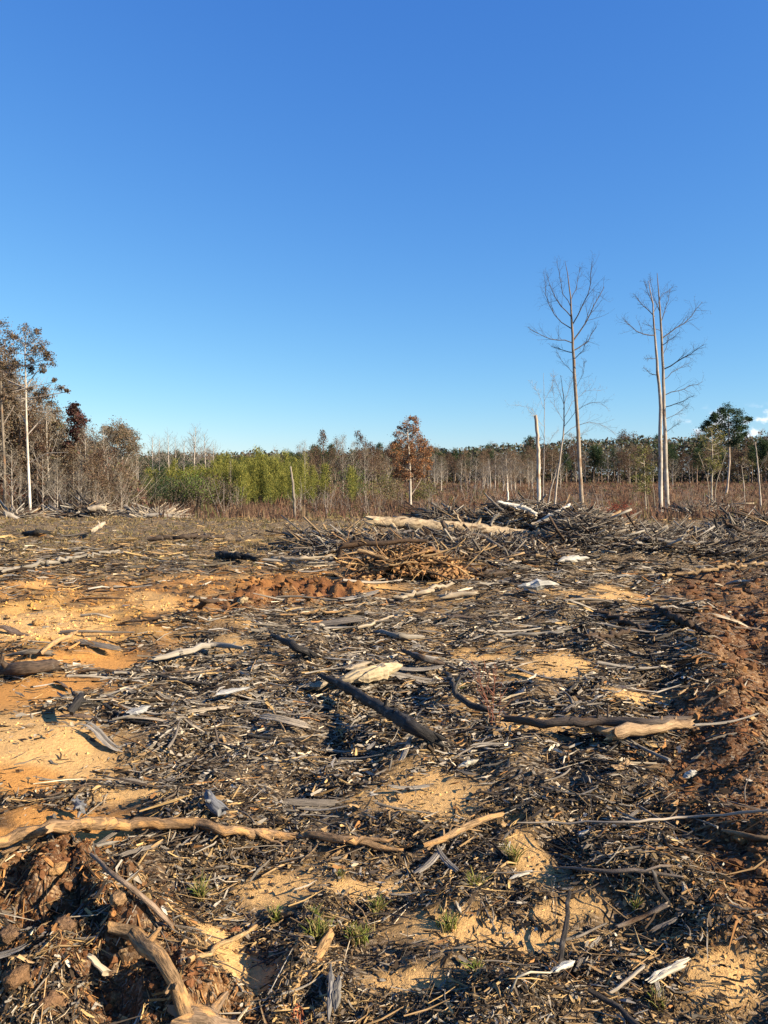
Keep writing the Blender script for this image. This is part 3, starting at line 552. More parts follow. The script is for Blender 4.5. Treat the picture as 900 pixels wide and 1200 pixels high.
for (px, Y, t) in [(357, 75, 512), (270, 60, 535), (320, 70, 518)]:
    plant_at(PR['bare'], px, Y, t, label={357: 'lone bare thin tree left of the purple brown tree group', 270: 'bare dark thin trunk in the middle of the yellow green thicket', 320: 'bare thin tree poking above the right half of the yellow green thicket'}[px], sx=.5)
for (px, Y, t, kd) in [(381, 80, 504, 'dark'), (372, 84, 520, 'brown'), (402, 80, 507, 'grey'), (392, 84, 512, 'brown'), (421, 82, 505, 'dark'), (414, 80, 515, 'grey'), (436, 78, 518, 'dark'), (446, 80, 525, 'brown'), (455, 84, 522, 'grey'), (428, 76, 520, 'grey'), (463, 76, 530, 'brown'), (366, 78, 530, 'brown'), (498, 84, 528, 'brown'), (510, 86, 532, 'grey')]:
    plant_at(PR[kd], px, Y, t, label={'dark': 'narrow purple brown leaved tree', 'brown': 'brown leaved tree', 'grey': 'pale stemmed twiggy tree'}[kd] + ' in the cluster left of the rust tree', group='tree cluster left of the rust tree, ' + kd, sx=.62)
# thicket
for i in range(120):
    px = random.choice([random.uniform(240, 385), random.gauss(300, 45)]); Y = random.uniform(56, 80); t = random.gauss(543, 8) + (4 if px > 360 else 0) - (3 if 290 < px < 340 else 0) + (6 if px < 250 else 0)
    plant_at(PR['young'], px, Y, t, label='feathery yellow green sapling in the dense thicket beyond the clearing', cat='sapling', group='yellow green saplings in the thicket', sx=random.uniform(.6, 1.05))
for i in range(46):
    plant_at(PR['young'], random.uniform(172, 262), random.uniform(62, 82), random.gauss(551, 4), label='duller green sapling at the left end of the thicket', cat='sapling', group='duller saplings at the left of the thicket', sx=1.1)
for i in range(26):
    plant_at(PR['pine'], random.uniform(160, 300), random.uniform(84, 100), random.uniform(533, 545), label='small dark pine behind the bushes and thicket left of centre', group='small dark pines behind the thicket', sx=1.3)
def bush(name, label, px, py_base, Y, w_, h_, cols, leaf=.11, n=900, cat='bush', group=None, stems=15, bc=(.2, .16, .12), lf=1.0):
    x = atY(px, 580, Y)[0]; z = gz(x, Y, True); root = empty(name, (x, Y, z), label, cat, group); out = []; tips = []; stems = max(stems * 2 // 3, 4)
    for i in range(stems):
        a = random.random() * 6.28; d = Vector((math.cos(a) * w_ * .7, math.sin(a) * w_ * .7, h_ * random.uniform(.8, 1.5))); limb(out, (random.gauss(0, w_ * .15), random.gauss(0, w_ * .15), -.05), d, h_ * random.uniform(.6, 1.05), .008 + .006 * h_, 2, .1, .25, 4, .5, tips=tips)
    A = Acc(); add_limbs(A, out, bc, bc); A.build('stems', M_TREE, root)
    if n:
        T = np.array([tuple(t) for t in tips]); T = T[rng.integers(0, len(T), n)] + rng.normal(0, .09 * h_, (n, 3)); T[:, 2] = np.maximum(T[:, 2], .02); A = Acc(); A.leaves(T, leaf, pal(n, cols, None, .3)); A.build('foliage', M_LEAF, root, smooth=False)
    return root
for (px, Y, w_, h_, c, nm, lab) in [(205, 54, 2.0, 2.6, DGR + [(.07, .10, .03)], 'evergreen_bush', 'dark green bush at the left end of the thicket'), (222, 55, 1.8, 2.2, [(.05, .05, .03), (.09, .08, .05)], 'brown_bush', 'dark brown rounded bush beside the dark green bush'), (232, 53, 1.8, 2.4, [(.10, .14, .03), (.14, .17, .05)], 'green_bush', 'green bush between the dark bushes and the thicket'),
        (252, 54, 1.6, 2.3, [(.16, .11, .07), (.11, .08, .05)], 'brown_bush', 'brown vine tangled bush in front of the green thicket'), (185, 58, 1.8, 2.4, DGR + [(.06, .08, .03)], 'evergreen_bush', 'dark green bush next to the left wood'), (240, 60, 2, 3.0, [(.12, .17, .03), (.17, .2, .05)], 'green_bush', 'tall bright green bush behind the brown tangled bush'), (170, 62, 2, 2.8, DGR, 'evergreen_bush', 'darkest evergreen bush at the foot of the domed tree'),
        (418, 66, 1.6, 2.6, [(.12, .14, .04), (.09, .11, .03)], 'green_bush', 'olive green bush under the purple brown trees'), (405, 70, 1.6, 3.2, DGR + [(.10, .13, .03)], 'evergreen_bush', 'dark evergreen bush under the purple brown trees'), (448, 68, 1.5, 2.7, OLV, 'green_bush', 'yellowish bush left of the rust tree'), (497, 62, 1.4, 1.9, OLV, 'green_bush', 'low olive bush right of the white trunk of the rust tree'), (462, 64, 1.5, 2.2, BRN + OLV, 'brown_bush', 'brown olive bush at the foot of the rust tree'), (370, 62, 1.3, 1.6, BRN, 'brown_bush', 'low grey brown bush right of the thicket')]:
    bush(nm, lab, px, 0, Y, w_, h_, c, .13, 900)
bush('red_bush', 'low dusty red bush behind the right half of the brush pile', 722, 0, 33, 1.0, .75, [(.26, .05, .03), (.30, .09, .05), (.17, .05, .03)], .06, 1400, stems=30)
bush('red_bush', 'small pinkish red bush left of the bigger red bush', 704, 0, 35, .8, .7, [(.20, .07, .045), (.24, .10, .06)], .05, 600)
bush('red_bush', 'tiny crimson bush at the foot of the white trunked tree on the left', 40, 0, 43, .35, .55, [(.40, .02, .04), (.28, .02, .03)], .06, 300, stems=12)
bush('green_bush', 'low yellow green bush at the foot of the snapped trunk', 636, 0, 41, .4, 1.1, OLV, .06, 260, stems=12)
bush('rust_weed', 'orange rust weed clump between the rust tree and the log', 543, 0, 36, .5, .9, [(.30, .13, .05), (.22, .11, .06)], .05, 500, cat='weed')
for (px, Y, lab) in [(8, 50, 'wine red bush low in the wood at the left edge'), (60, 50, 'reddish bush low between the pale stems on the left')]:
    bush('red_bush', lab, px, 0, Y, 1.2, 2.0, [(.20, .05, .04), (.15, .06, .04), (.18, .09, .05)], .09, 700)
# bare shrubs in the field
random.seed(5)
for i, px in enumerate([370, 385, 395, 405, 432, 446, 350, 505, 520, 548, 560, 575, 585, 602, 612, 670, 690, 705, 800, 812, 825, 860, 872, 745, 60, 150, 300, 470, 280, 262]):
    Y = random.uniform(36, 62); bush('bare_shrub', 'bare thin stemmed shrub growing in the brown weed field', px, 0, Y, .7, random.uniform(1.2, 2.4), BRN, .05, 70, 'shrub', 'bare shrubs in the weed field', stems=5, bc=(.26, .215, .18))
# far wood beyond the field
def ftop(px): return float(np.interp(px, [150, 240, 380, 500, 560, 600, 650, 700, 760, 810, 860, 900, 1000], [531, 531, 529, 525, 523, 522, 517, 512, 511, 514, 513, 508, 505]))
for i in range(235):
    px = (i % 120) / 120 * 760 + 330 + random.uniform(-5, 5) if i < 160 else random.uniform(120, 1100)
    Y = random.uniform(172, 188) if i < 120 else random.uniform(190, 225)
    if px < 385: Y = random.uniform(140, 200)
    kd = random.choices(['brown', 'grey', 'dark', 'pine'], (5, 2, 4, 4) if i < 120 else (2, 1, 1, 6))[0]
    t = ftop(px) + (random.uniform(2, 20) if i < 120 else random.gauss(0, 5) + 4 * math.sin(px * .05) + 3 * math.sin(px * .13))
    plant_at(PR[kd], px, Y, t, label={'brown': 'brown leaved tree', 'grey': 'grey twiggy tree', 'dark': 'dark leaved tree', 'pine': 'dark green pine'}[kd] + ' in the low wood on the far side of the weed field', group='far wood beyond the weed field, ' + kd, sx=1.15)
for i in range(34):
    px = random.choice([random.uniform(505, 630), random.uniform(505, 900), random.uniform(560, 625)]); kd = random.choice(['grey', 'grey', 'bare', 'brown'])
    plant_at(PR[kd], px, random.uniform(95, 150), random.uniform(526, 545), label={'grey': 'pale grey twiggy tree', 'bare': 'bare branching tree', 'brown': 'thin brown leaved tree'}[kd] + ' standing in the weed field before the far wood', group='trees before the far wood, ' + kd, sx=random.uniform(.9, 1.3))
# undergrowth of the far wood: reads as one mass
def far_mass():
    A = Acc(); n = 85000; px = rng.uniform(-100, 1150, n); Y = rng.uniform(190, 232, n); P = np.zeros((n, 3)); d = ray(px, 560.0)
    P[:, 0] = d[:, 0] / d[:, 1] * Y; P[:, 1] = Y; g = base_z(P[:, 0], Y); top = EYE + (556 - np.interp(px, [150, 240, 380, 500, 560, 600, 650, 700, 760, 810, 860, 900], [534, 533, 531, 528, 526, 524, 520, 515, 514, 517, 516, 512]) - 7 * pn(P[:, 0] * .13, Y * .1, 8) - 4 * pn(P[:, 0] * .04, Y * .1, 8)) / F * Y
    P[:, 2] = g + (top - g) * rng.uniform(0, 1, n); A.leaves(P, .85, pal(n, [(.12, .09, .06), (.14, .115, .08), (.045, .06, .028), (.08, .065, .045), (.07, .08, .035)], None, .3) * (1 + .5 * pn(P[:, 0] * .2, Y * .15, 9))[:, None]); o = A.build('far_wood_undergrowth', M_LEAF, smooth=False)
    tag(o, 'dense dark undergrowth filling the far wood between its trunks', 'undergrowth', kind='stuff')
    A = Acc(); n = 52000; px = rng.uniform(-150, 172, n); Y = rng.uniform(50, 74, n); P = np.zeros((n, 3)); d = ray(px, 560.0); P[:, 0] = d[:, 0] / d[:, 1] * Y; P[:, 1] = Y
    g = base_z(P[:, 0], Y); top = EYE + (556 - np.interp(px, [-80, 0, 40, 70, 100, 150, 170], [480, 500, 515, 522, 525, 545, 575])) / F * Y; P[:, 2] = g + (top - g) * rng.uniform(0, 1, n) ** 1.5
    A.leaves(P, .22, pal(n, [(.19, .14, .10), (.22, .16, .105), (.09, .07, .045), (.10, .09, .04), (.15, .07, .05)], None, .3)); n = 1500
    px = rng.uniform(-150, 165, n); Y = rng.uniform(48, 66, n); d = ray(px, 560.0); X = d[:, 0] / d[:, 1] * Y; z0 = base_z(X, Y) - .1; h = rng.uniform(.5, 3.2, n); ln = rng.normal(0, .6, (n, 2)) * h[:, None]
    f = np.linspace(0, 1, 5)[None, :, None]; P = np.stack([X, Y, z0], -1)[:, None] + f * np.concatenate([ln, h[:, None]], -1)[:, None] + np.concatenate([np.sin(f * 3) * rng.normal(0, .25, (n, 1, 2)), 0 * f * np.ones((n, 1, 1))], -1)
    A.tubes(P, np.linspace(.018, .006, 5)[None] * rng.uniform(.4, 1.3, (n, 1)), 3, pal(n, [(.30, .25, .2), (.2, .16, .13), (.14, .1, .08), (.36, .31, .26)]), caps=False)
    o = A.build('wood_undergrowth', M_LEAF, smooth=False); tag(o, 'tangled brown vines and thin stems filling the wood at the left', 'undergrowth', kind='stuff')
far_mass()
# weed field
def weeds():
    n = 26000; v = rng.uniform(0, 1, n); py = 566.5 + 45 * v ** 1.5; X = np.empty(n); px = rng.uniform(-150, 1050, n)
    Y = np.interp(py, [566, 570, 576, 585, 595, 603, 609, 612], [190, 150, 115, 80, 58, 46, 34, 28]) * rng.uniform(.9, 1.1, n); d = ray(px, 580.0); X = d[:, 0] / d[:, 1] * Y
    dens = fbm(X * .12, Y * .12, 90) + .35; keep = (dens > rng.uniform(-.5, .6, n)) & ~((px < 300) & (Y < 40) & (rng.uniform(0, 1, n) < .85)) & ~((px < 180) & (Y < 44)); X, Y, px = X[keep], Y[keep], px[keep]; n = len(X)
    z = terrain(X, Y, False); h = rng.uniform(.35, .95, n) * np.clip(.55 + fbm(X * .2, Y * .2, 93), .4, 1.3); h = h * np.where(Y < 40, .75, 1)
    hue = fbm(X * .1, Y * .1, 95)[:, None]; C = pal(n, [(.20, .105, .065), (.15, .085, .055), (.24, .15, .09), (.11, .075, .05), (.28, .19, .11)], (4, 4, 2, 3, 1.5), .25) * (1 + .3 * hue)
    C = np.where((rng.uniform(0, 1, n) < .06)[:, None], [.12, .13, .04], C)
    A = Acc()
    for k in range(5):                       # each clump: thin stalks and a spray of leaves
        m = n if k < 3 else n; ln = rng.normal(0, .22, (m, 2)) * h[:, None]; b = np.stack([X, Y, z - .03], -1) + np.concatenate([rng.normal(0, .12, (m, 2)), np.zeros((m, 1))], 1)
        hh = h * rng.uniform(.6, 1.15, m); wd = (.012 + .0006 * Y)[:, None] * np.concatenate([nrm(rng.normal(size=(m, 2))), np.zeros((m, 1))], 1)
        t = b + np.concatenate([ln, hh[:, None]], 1); V = np.stack([b - wd, b + wd, t], 1); A.add(V, None, np.arange(m * 3).reshape(-1, 3), np.repeat(C * rng.uniform(.75, 1.25, (m, 1)), 3, 0))
    LP = np.repeat(np.stack([X, Y, z], -1), 3, 0); HH = np.repeat(h, 3); LP = LP + rng.normal(0, .16, LP.shape) * np.array([1, 1, .3]); LP[:, 2] += HH * rng.uniform(.2, .95, len(HH))
    A.leaves(LP, .05 + .0011 * LP[:, 1], np.repeat(C, 3, 0) * rng.uniform(.7, 1.3, (len(LP), 1)))
    o = A.build('weed_field', M_GRASS, smooth=False); tag(o, 'dry reddish brown weeds covering the field beyond the clearing', 'weeds', kind='stuff')
weeds()
#SPLIT2
# ------------------------------------------------------------------ logs, branches and sticks of the clearing
def hitH(px, py, h): return march(px, py, h + .010 + .008 * max(0, 1250 / max(py - 556, 20) - 2), True)
def wood(name, label, pts, rad, mat=None, col=(.2, .16, .13), Y=None, k=9, flat=1.0, jit=.12, jag=1.2, cat='branch', group=None, n=None, capC=None, wob=.012, forks=(), ends=None, twigs=0):
    """pts: (px, py, height above ground) on the ground, or (px, py, depth offset) when Y is given"""
    P = np.array([hitH(a, b, h) if Y is None else atY(a, b, Y + h) for a, b, h in pts]); L = np.linalg.norm(P[-1] - P[0])
    rad = np.array(rad, float) if np.ndim(rad) else np.full(len(P), float(rad)); n = n or max(6, int(L / .06)); n = min(n, 44)
    PR = resamp(np.concatenate([P, rad[:, None]], 1), n); q = PR[:, :3].copy(); q[1:-1] += rng.normal(0, wob * min(L, 1.5), (n - 2, 3)) * [1, 1, .5]; o = q[n // 2].copy()
    u = np.linspace(0, 1, n) * max(L / max(rad.max(), .01) / 7, 2); PR[:, 3] *= 1 + .10 * pn(u, u * 0 + o[0] * 9, 3) + .08 * pn(u * 2.7, u * 0 + o[1] * 7, 4)
    A = Acc(); A.tubes((q - o)[None], PR[None, :, 3] * (1 + rng.normal(0, .05, n)), k, col, flat=flat, jit=jit, jag=jag, capC=capC, ref=np.array([[0, 0, 1.]]) if flat != 1 else None)
    if rad.max() > .012 and flat == 1:       # broken stubs and knots
        for i in range(random.randint(2, 5)):
            j = random.randint(1, n - 2); t_ = nrm(q[j + 1] - q[j]); a_ = nrm(np.cross(t_, rng.normal(size=3))); a_ = nrm(a_ + t_ * .5 + [0, 0, .25]); ra = PR[j, 3]; l_ = ra * random.uniform(1.2, 2.8)
            f_ = np.linspace(0, 1, 4)[:, None]; A.tubes((q[j] - o + a_ * l_ * f_)[None], (ra * np.array([.75, .5, .36, .26]))[None], 6, col, jit=.2, jag=1.5)
    out = []; tw = []
    for i in range(twigs):
        out = []; tw.append(out)
        x = random.random() * (n - 2); j = int(x); d = Vector(q[j + 1] - q[j]).normalized() + rv(.6) + Vector((0, 0, .35)); limb(out, Vector(q[j] - o), d, L * random.uniform(.1, .3), PR[j, 3] * .35, 1, 0, .25, 2)
    if out or forks:
        root = empty(name, o, label, cat, group); A.build('stem', mat or M_LOG, root)
        for fp, fr in forks:
            Pf = np.array([hitH(a, b, h) if Y is None else atY(a, b, Y + h) for a, b, h in fp]); Pf = resamp(Pf, 8) - o; Pf[1:-1] += rng.normal(0, .008, (6, 3)); B = Acc(); B.tubes(Pf[None], np.linspace(fr, fr * .4, 8)[None], max(k - 3, 5), col, jit=jit, jag=jag); B.build('side_branch', mat or M_LOG, root)
        for tg in tw: B = Acc(); add_limbs(B, tg, col, col); B.build('twig', mat or M_LOG, root)
        return root
    ob = A.build(name, mat or M_LOG); ob.location = o; return tag(ob, label, cat, group)
def board(name, label, pts, w_, th, mat=None, col=(.3, .27, .24), Y=None, cat='wood piece', splint=3, roll=0.0, group=None):
    """a split slab of wood with splintered ends"""
    P = np.array([hitH(a, b, h) if Y is None else atY(a, b, Y + h) for a, b, h in pts]); o = P.mean(0); A = Acc(); P = resamp(P, 9) - o; ax = nrm(P[-1] - P[0]); sd_ = nrm(np.cross(ax, [0, 0, 1])); nn = np.cross(sd_, ax); sd_ = sd_ * math.cos(roll) + nn * math.sin(roll)
    L = np.linalg.norm(P[-1] - P[0])
    for s in range(splint):
        off = (s - (splint - 1) / 2) * w_ * 1.25 / splint; a0 = random.uniform(0, .28); a1 = random.uniform(.72, 1)
        Q = P + sd_ * off + rng.normal(0, th * .18, P.shape); f = np.linspace(0, 1, 9); Q = P[0] + (Q - P[0]) * 1.0; Q = np.stack([np.interp(np.linspace(a0, a1, 9), f, Q[:, i]) for i in range(3)], 1)
        r = w_ / splint * 1.35 * np.minimum(1, .2 + 3 * np.minimum(f, 1 - f)) * rng.uniform(.8, 1.2, 9)
        A.tubes(Q[None], r[None], 6, np.asarray(col) * random.uniform(.62, .88), flat=th / w_ * splint * .7, jit=.22, jag=1.6, ref=(np.cross(ax, sd_) + 1e-4)[None])
    ob = A.build(name, mat or M_LOG, smooth=False); ob.location = o; return tag(ob, label, cat, group)
GREY, LGREY, PALE, CREAM, CHAR, TAN, DBR = (.18, .15, .122), (.29, .25, .205), (.40, .32, .23), (.52, .38, .22), (.028, .024, .022), (.36, .24, .13), (.075, .05, .035)
random.seed(3)
# near: the long bent branch and its neighbours
wood('long_branch', 'long bent tan branch lying across the near left ground', [(-30, 992, .10), (10, 985, .10), (70, 968, .09), (130, 964, .07), (210, 964, .04), (260, 972, .05), (330, 977, .04), (400, 982, .04), (440, 990, .025), (472, 996, .01)], [.017, .020, .021, .024, .022, .021, .019, .015, .012, .006], M_DIRTY, (.27, .17, .095), k=14, jit=.17, wob=.007, n=44,
     forks=[([(60, 970, .09), (30, 988, .05), (2, 1000, .02)], .016), ([(300, 975, .05), (325, 990, .01), (335, 1003, 0)], .010), ([(410, 984, .04), (440, 984, .03), (468, 988, .02)], .012)])
wood('bent_root', 'bent tan root forming a low angle at the near edge of the sand patch', [(498, 990, .03), (530, 978, .05), (560, 962, .06), (590, 954, .03)], [.010, .016, .014, .008], M_DIRTY, (.34, .22, .12), forks=[([(500, 996, .02), (530, 975, .05), (556, 955, .10)], .006)])
wood('barked_stump_log', 'stout bark covered log end curving out of the near left clods', [(128, 1086, .07), (155, 1095, .09), (185, 1120, .08), (205, 1150, .06), (220, 1186, .02)], [.013, .021, .024, .021, .026], M_DIRTY, (.27, .17, .09), k=16, jit=.22, jag=.5, capC=(.30, .2, .12), cat='log')
wood('thin_stick', 'thin straight tan stick slanting beside the bark covered log end', [(107, 1002, .05), (140, 1030, .06), (170, 1052, .05), (203, 1086, .03)], [.006, .009, .010, .008], M_BARK, (.24, .17, .12), k=7, wob=.003)
board('grey_board', 'upright grey splintered board at the bottom edge near the centre', [(393, 1128, .02), (391, 1160, .04), (389, 1200, .05)], .028, .012, None, (.22, .20, .18), splint=4)
wood('buried_root', 'dirt covered root ridge running down to the bottom edge left of the grey board', [(405, 1062, -.015), (388, 1090, -.012), (370, 1120, -.008), (345, 1160, -.012), (318, 1200, -.02)], [.010, .015, .018, .019, .017], M_DIRTY, (.36, .22, .10), k=12, jit=.45)
wood('grey_knot', 'small slate grey wood knot just above the long bent branch', [(243, 928, .05), (247, 940, .045), (262, 952, .03)], [.016, .024, .030], M_LOG, (.15, .15, .16), k=9, jit=.2, cat='wood knot')
wood('grey_knot', 'slate grey wood lump at the left above the long branch, next to the sand', [(88, 938, .04), (97, 948, .03)], [.018, .022], M_LOG, (.16, .16, .17), k=9, jit=.2, cat='wood knot')
board('grey_plank', 'flat grey strip of wood on orange sand under the long branch', [(60, 1003, .01), (140, 985, .01)], .018, .007, None, LGREY, splint=2)
wood('white_chunk', 'short white wood chunk lying in the near left clods', [(104, 1120, .12), (125, 1140, .12)], [.008, .010], None, (.50, .40, .28), k=7, jit=.2, cat='wood chunk')
board('white_chip', 'white splintered chip near the bottom right', [(640, 1143, .03), (676, 1124, .04)], .017, .007, None, (.72, .66, .55), splint=2, roll=.3)
board('white_chip', 'long pale splintered chip at the lower right, right of the white one', [(757, 1152, .02), (812, 1122, .03)], .016, .008, None, (.62, .54, .42), splint=3)
board('white_chip', 'small white chip left of the thin grey twig at the right', [(670, 984, .02), (694, 969, .02)], .012, .005, None, (.72, .66, .56), splint=2)
board('white_chip', 'short white stick above the green grass tufts right of centre', [(588, 1033, .02), (624, 1020, .02)], .008, .006, None, (.70, .64, .54), splint=1)
board('white_chip', 'white chip at the right under the brown rut', [(795, 911, .03), (822, 903, .04)], .026, .010, None, (.66, .60, .50), splint=2)
board('white_chip', 'pale chip beyond the bare sand patch', [(536, 898, .02), (562, 890, .03)], .02, .012, None, (.66, .58, .44), splint=2)
wood('forked_branch', 'thin forked grey brown branch at the lower right', [(650, 1017, .03), (690, 1019, .05), (740, 1021, .05), (800, 1028, .02)], [.004, .007, .008, .005], M_BARK, (.18, .14, .11), k=7, forks=[([(740, 1021, .05), (780, 1018, .04), (812, 1008, .03)], .006)], twigs=2)
wood('long_twig', 'long thin grey twig running to the right edge', [(606, 964, .03), (660, 964, .05), (740, 962, .05), (800, 958, .05), (860, 953, .05), (915, 948, .04)], [.003, .005, .006, .006, .006, .005], None, (.30, .25, .2), k=5, wob=.004)
wood('dark_branch', 'dark curved bark piece below the forked branch', [(766, 1022, .05), (772, 1042, .05), (786, 1062, .02)], [.007, .009, .006], M_CHAR, (.045, .037, .032), k=8, flat=.6)
wood('dark_branch', 'dark upright strip of bark left of the white chip at the bottom', [(668, 1045, .06), (662, 1085, .05), (657, 1126, .03)], [.006, .009, .008], M_CHAR, (.045, .036, .03), k=8, flat=.5)
wood('short_branch', 'short pale ended branch stub beside the dark curved bark', [(722, 1086, .01), (755, 1074, .03), (782, 1060, .05)], [.006, .009, .009], M_BARK, (.22, .17, .13), k=8)
wood('arched_twig', 'thin arched pale twig by the white chip at the bottom', [(600, 1162, .0), (606, 1145, .05), (620, 1139, .07), (645, 1140, .03)], .003, None, (.45, .38, .28), k=5, wob=.002)
wood('thin_stick', 'thin pale stick slanting up at the bottom right of centre', [(714, 1164, .01), (755, 1132, .05)], .005, None, (.42, .35, .27), k=6)
wood('tan_stick', 'tan stick on soil right of the reddish clod', [(222, 1125, .01), (262, 1107, .02), (300, 1085, .02)], [.008, .009, .006], M_DIRTY, (.42, .28, .14), k=7)
wood('bottom_branch', 'dark branch crossing the bottom right corner area', [(690, 1160, .03), (725, 1180, .03), (760, 1215, .03)], [.007, .009, .009], M_CHAR, (.055, .043, .035), k=8)
wood('bottom_log', 'soil smeared log cut by the bottom edge beside the near clods', [(205, 1192, .03), (240, 1198, .04), (285, 1212, .02)], [.03, .035, .03], M_DIRTY, (.25, .17, .11), k=10, cat='log')
# middle
wood('charred_log', 'straight black charred log slanting across the middle of the clearing', [(376, 791, .07), (400, 802, .09), (450, 832, .09), (485, 852, .07), (518, 868, .04)], [.016, .030, .034, .038, .028], M_CHAR, (.03, .026, .024), k=11, jit=.25, cat='log', wob=.004)
board('debarked_chunk', 'thick cream coloured debarked chunk behind the charred log', [(396, 800, .06), (428, 792, .09), (472, 778, .09)], .085, .055, None, (.62, .48, .30), splint=3, cat='log')
board('split_wood', 'cream split stick just above the debarked chunk', [(404, 785, .08), (438, 775, .08)], .03, .02, None, PALE, splint=2)
board('split_wood', 'small pale split piece left of the charred log end', [(355, 806, .02), (392, 798, .02)], .04, .02, None, PALE, splint=2)
wood('tan_log', 'tan log with a cut knot lying at the right of the middle ground', [(712, 861, .07), (728, 858, .08), (760, 854, .07), (812, 847, .06)], [.034, .038, .034, .026], M_BARK, (.36, .24, .14), k=12, capC=(.60, .42, .22), cat='log', forks=[([(722, 858, .08), (700, 855, .08), (684, 850, .08)], .03)])
wood('dark_limb', 'long dark limb lying just behind the tan log', [(590, 842, .05), (640, 848, .06), (700, 846, .08), (760, 846, .08), (808, 843, .06)], [.02, .026, .03, .028, .02], M_BARK, (.09, .07, .058), k=8, twigs=3)
wood('curved_branch', 'dark curved branch right of the charred log', [(522, 789, .10), (532, 803, .08), (535, 817, .06), (560, 829, .05), (575, 833, .03)], [.012, .018, .022, .022, .014], M_CHAR, (.06, .05, .042), k=8, forks=[([(535, 817, .06), (534, 800, .12), (550, 786, .14)], .012)])
wood('dark_branch', 'short black branch left of the pale chunk in the middle distance', [(318, 744, .06), (345, 756, .08), (370, 770, .04)], [.02, .032, .03], M_CHAR, CHAR, k=8)
wood('dark_branch', 'dark branch on the far side of the debarked chunk', [(472, 762, .05), (495, 772, .08), (520, 778, .05)], [.018, .026, .02], M_CHAR, DBR, k=8)
board('white_board', 'pale grey flat board left of the middle of the clearing', [(244, 816, .05), (298, 803, .06)], .045, .012, None, (.52, .49, .45), splint=2)
board('white_board', 'flat light grey slab lying beyond the orange sand', [(145, 838, .04), (178, 828, .04)], .055, .015, None, (.46, .44, .41), splint=2)
wood('pale_branch', 'long pale weathered branch on grey debris at the left middle', [(180, 772, .05), (215, 764, .08), (250, 755, .09), (285, 760, .05)], [.02, .03, .028, .015], None, LGREY, k=8, twigs=2)
wood('dark_log', 'dark log half buried at the left edge above the orange sand', [(-10, 786, .05), (30, 783, .06), (68, 778, .04)], [.05, .055, .04], M_CHAR, DBR, k=9, cat='log')
wood('root_branch', 'pale root like branch on the yellow soil at the left', [(48, 766, .04), (62, 755, .08), (80, 745, .08), (90, 740, .03)], [.02, .025, .02, .01], M_DIRTY, TAN, k=7)
wood('dark_branch', 'black forked branch at the end of the orange sand tongue', [(82, 835, .04), (92, 822, .10), (97, 812, .12)], [.03, .028, .015], M_CHAR, CHAR, k=8, forks=[([(92, 822, .1), (86, 812, .13), (82, 806, .13)], .014)])
wood('twisted_root', 'twisted dark root sticking up from the orange ridge', [(232, 712, .04), (240, 705, .12), (256, 704, .10)], [.03, .03, .015], M_BARK, DBR, k=8, forks=[([(240, 705, .12), (231, 700, .18), (222, 704, .14)], .015)])
board('pale_slab', 'pale wood piece lying on the orange ridge', [(276, 707, .06), (292, 700, .08)], .05, .03, None, CREAM, splint=2)
for i, (a, b, lab, col, m, r) in enumerate([
    ((320, 654), (392, 652), 'pale log lying in the grey debris left of the root wad', PALE, None, .055), ((0, 669), (140, 645), 'very long thin pale pole across the far left of the clearing', LGREY, None, .05),
    ((255, 650), (300, 655), 'black log chunk in the left far part of the clearing', CHAR, M_CHAR, .09), ((175, 632), (262, 629), 'thin dark log lying flat in the straw coloured band', DBR, M_CHAR, .07),
    ((30, 626), (58, 624), 'dark flat log piece far left on the straw coloured ground', CHAR, M_CHAR, .08), ((462, 700), (530, 684), 'pale broken log in front of the root wad', PALE, None, .05),
    ((515, 700), (560, 694), 'whitish split log right of the broken one before the root wad', PALE, None, .05), ((545, 668), (590, 672), 'dark log stub at the right foot of the root wad', DBR, M_CHAR, .08),
    ((440, 740), (498, 747), 'pale grey log lying in the middle of the clearing', LGREY, None, .04), ((420, 735), (460, 722), 'slim pale stick before the orange ridge end', PALE, None, .025),
    ((560, 745), (660, 740), 'slim light grey pole right of the centre', LGREY, None, .025), ((690, 748), (750, 738), 'dark slim branch left of the rut', DBR, M_BARK, .03),
    ((700, 715), (770, 745), 'dark branch slanting down beside the rut', DBR, M_BARK, .035), ((770, 712), (830, 742), 'dark brown limb in the rut at the right', DBR, M_BARK, .05),
    ((755, 632), (828, 636), 'pale log lying on top of the right end of the brush pile', LGREY, None, .06), ((780, 676), (900, 660), 'pale brown pole in front of the brush pile at the right', TAN, M_BARK, .04),
    ((60, 765), (10, 768), 'thin grey limb beside the yellow soil at the left edge', GREY, None, .03), ((95, 722), (130, 724), 'slim pale stick lying on the orange ridge', PALE, None, .022),
    ((850, 975), (915, 980), 'tan pole poking in from the right edge', TAN, M_BARK, .015), ((330, 720), (420, 716), 'slim tan stick along the foot of the orange ridge', TAN, M_DIRTY, .02)]):
    mx_, my_ = (a[0] + b[0]) / 2, (a[1] + b[1]) / 2 + random.uniform(-3, 3)
    wood('pale_log' if col in (PALE, LGREY) else 'fallen_log', lab, [(*a, .0), (mx_, my_, .03), (*b, .0)], np.array([r, r * 1.05, r * .6]) * (.62 if col in (PALE, LGREY) else .7), m, np.asarray(col) * .8, k=9, cat='log' if r > .045 else 'stick', wob=.022, jit=.2, jag=2.5)
for a, b, c, lab in [((24, 665), (60, 600 + 62), .02, ''), ]: pass
board('white_slab', 'wide white wood slab on the grey debris below the brush pile', [(604, 688, .06), (658, 683, .08)], .14, .05, None, (.58, .54, .47), splint=3)
board('white_slab', 'narrow pale slab in front of the middle of the brush pile', [(650, 657, .10), (692, 653, .10)], .09, .05, None, (.48, .44, .38), splint=2)
board('white_slab', 'whitish slab lying by the rut at the far right', [(850, 684, .05), (880, 680, .06)], .09, .03, None, (.5, .44, .36), splint=2)
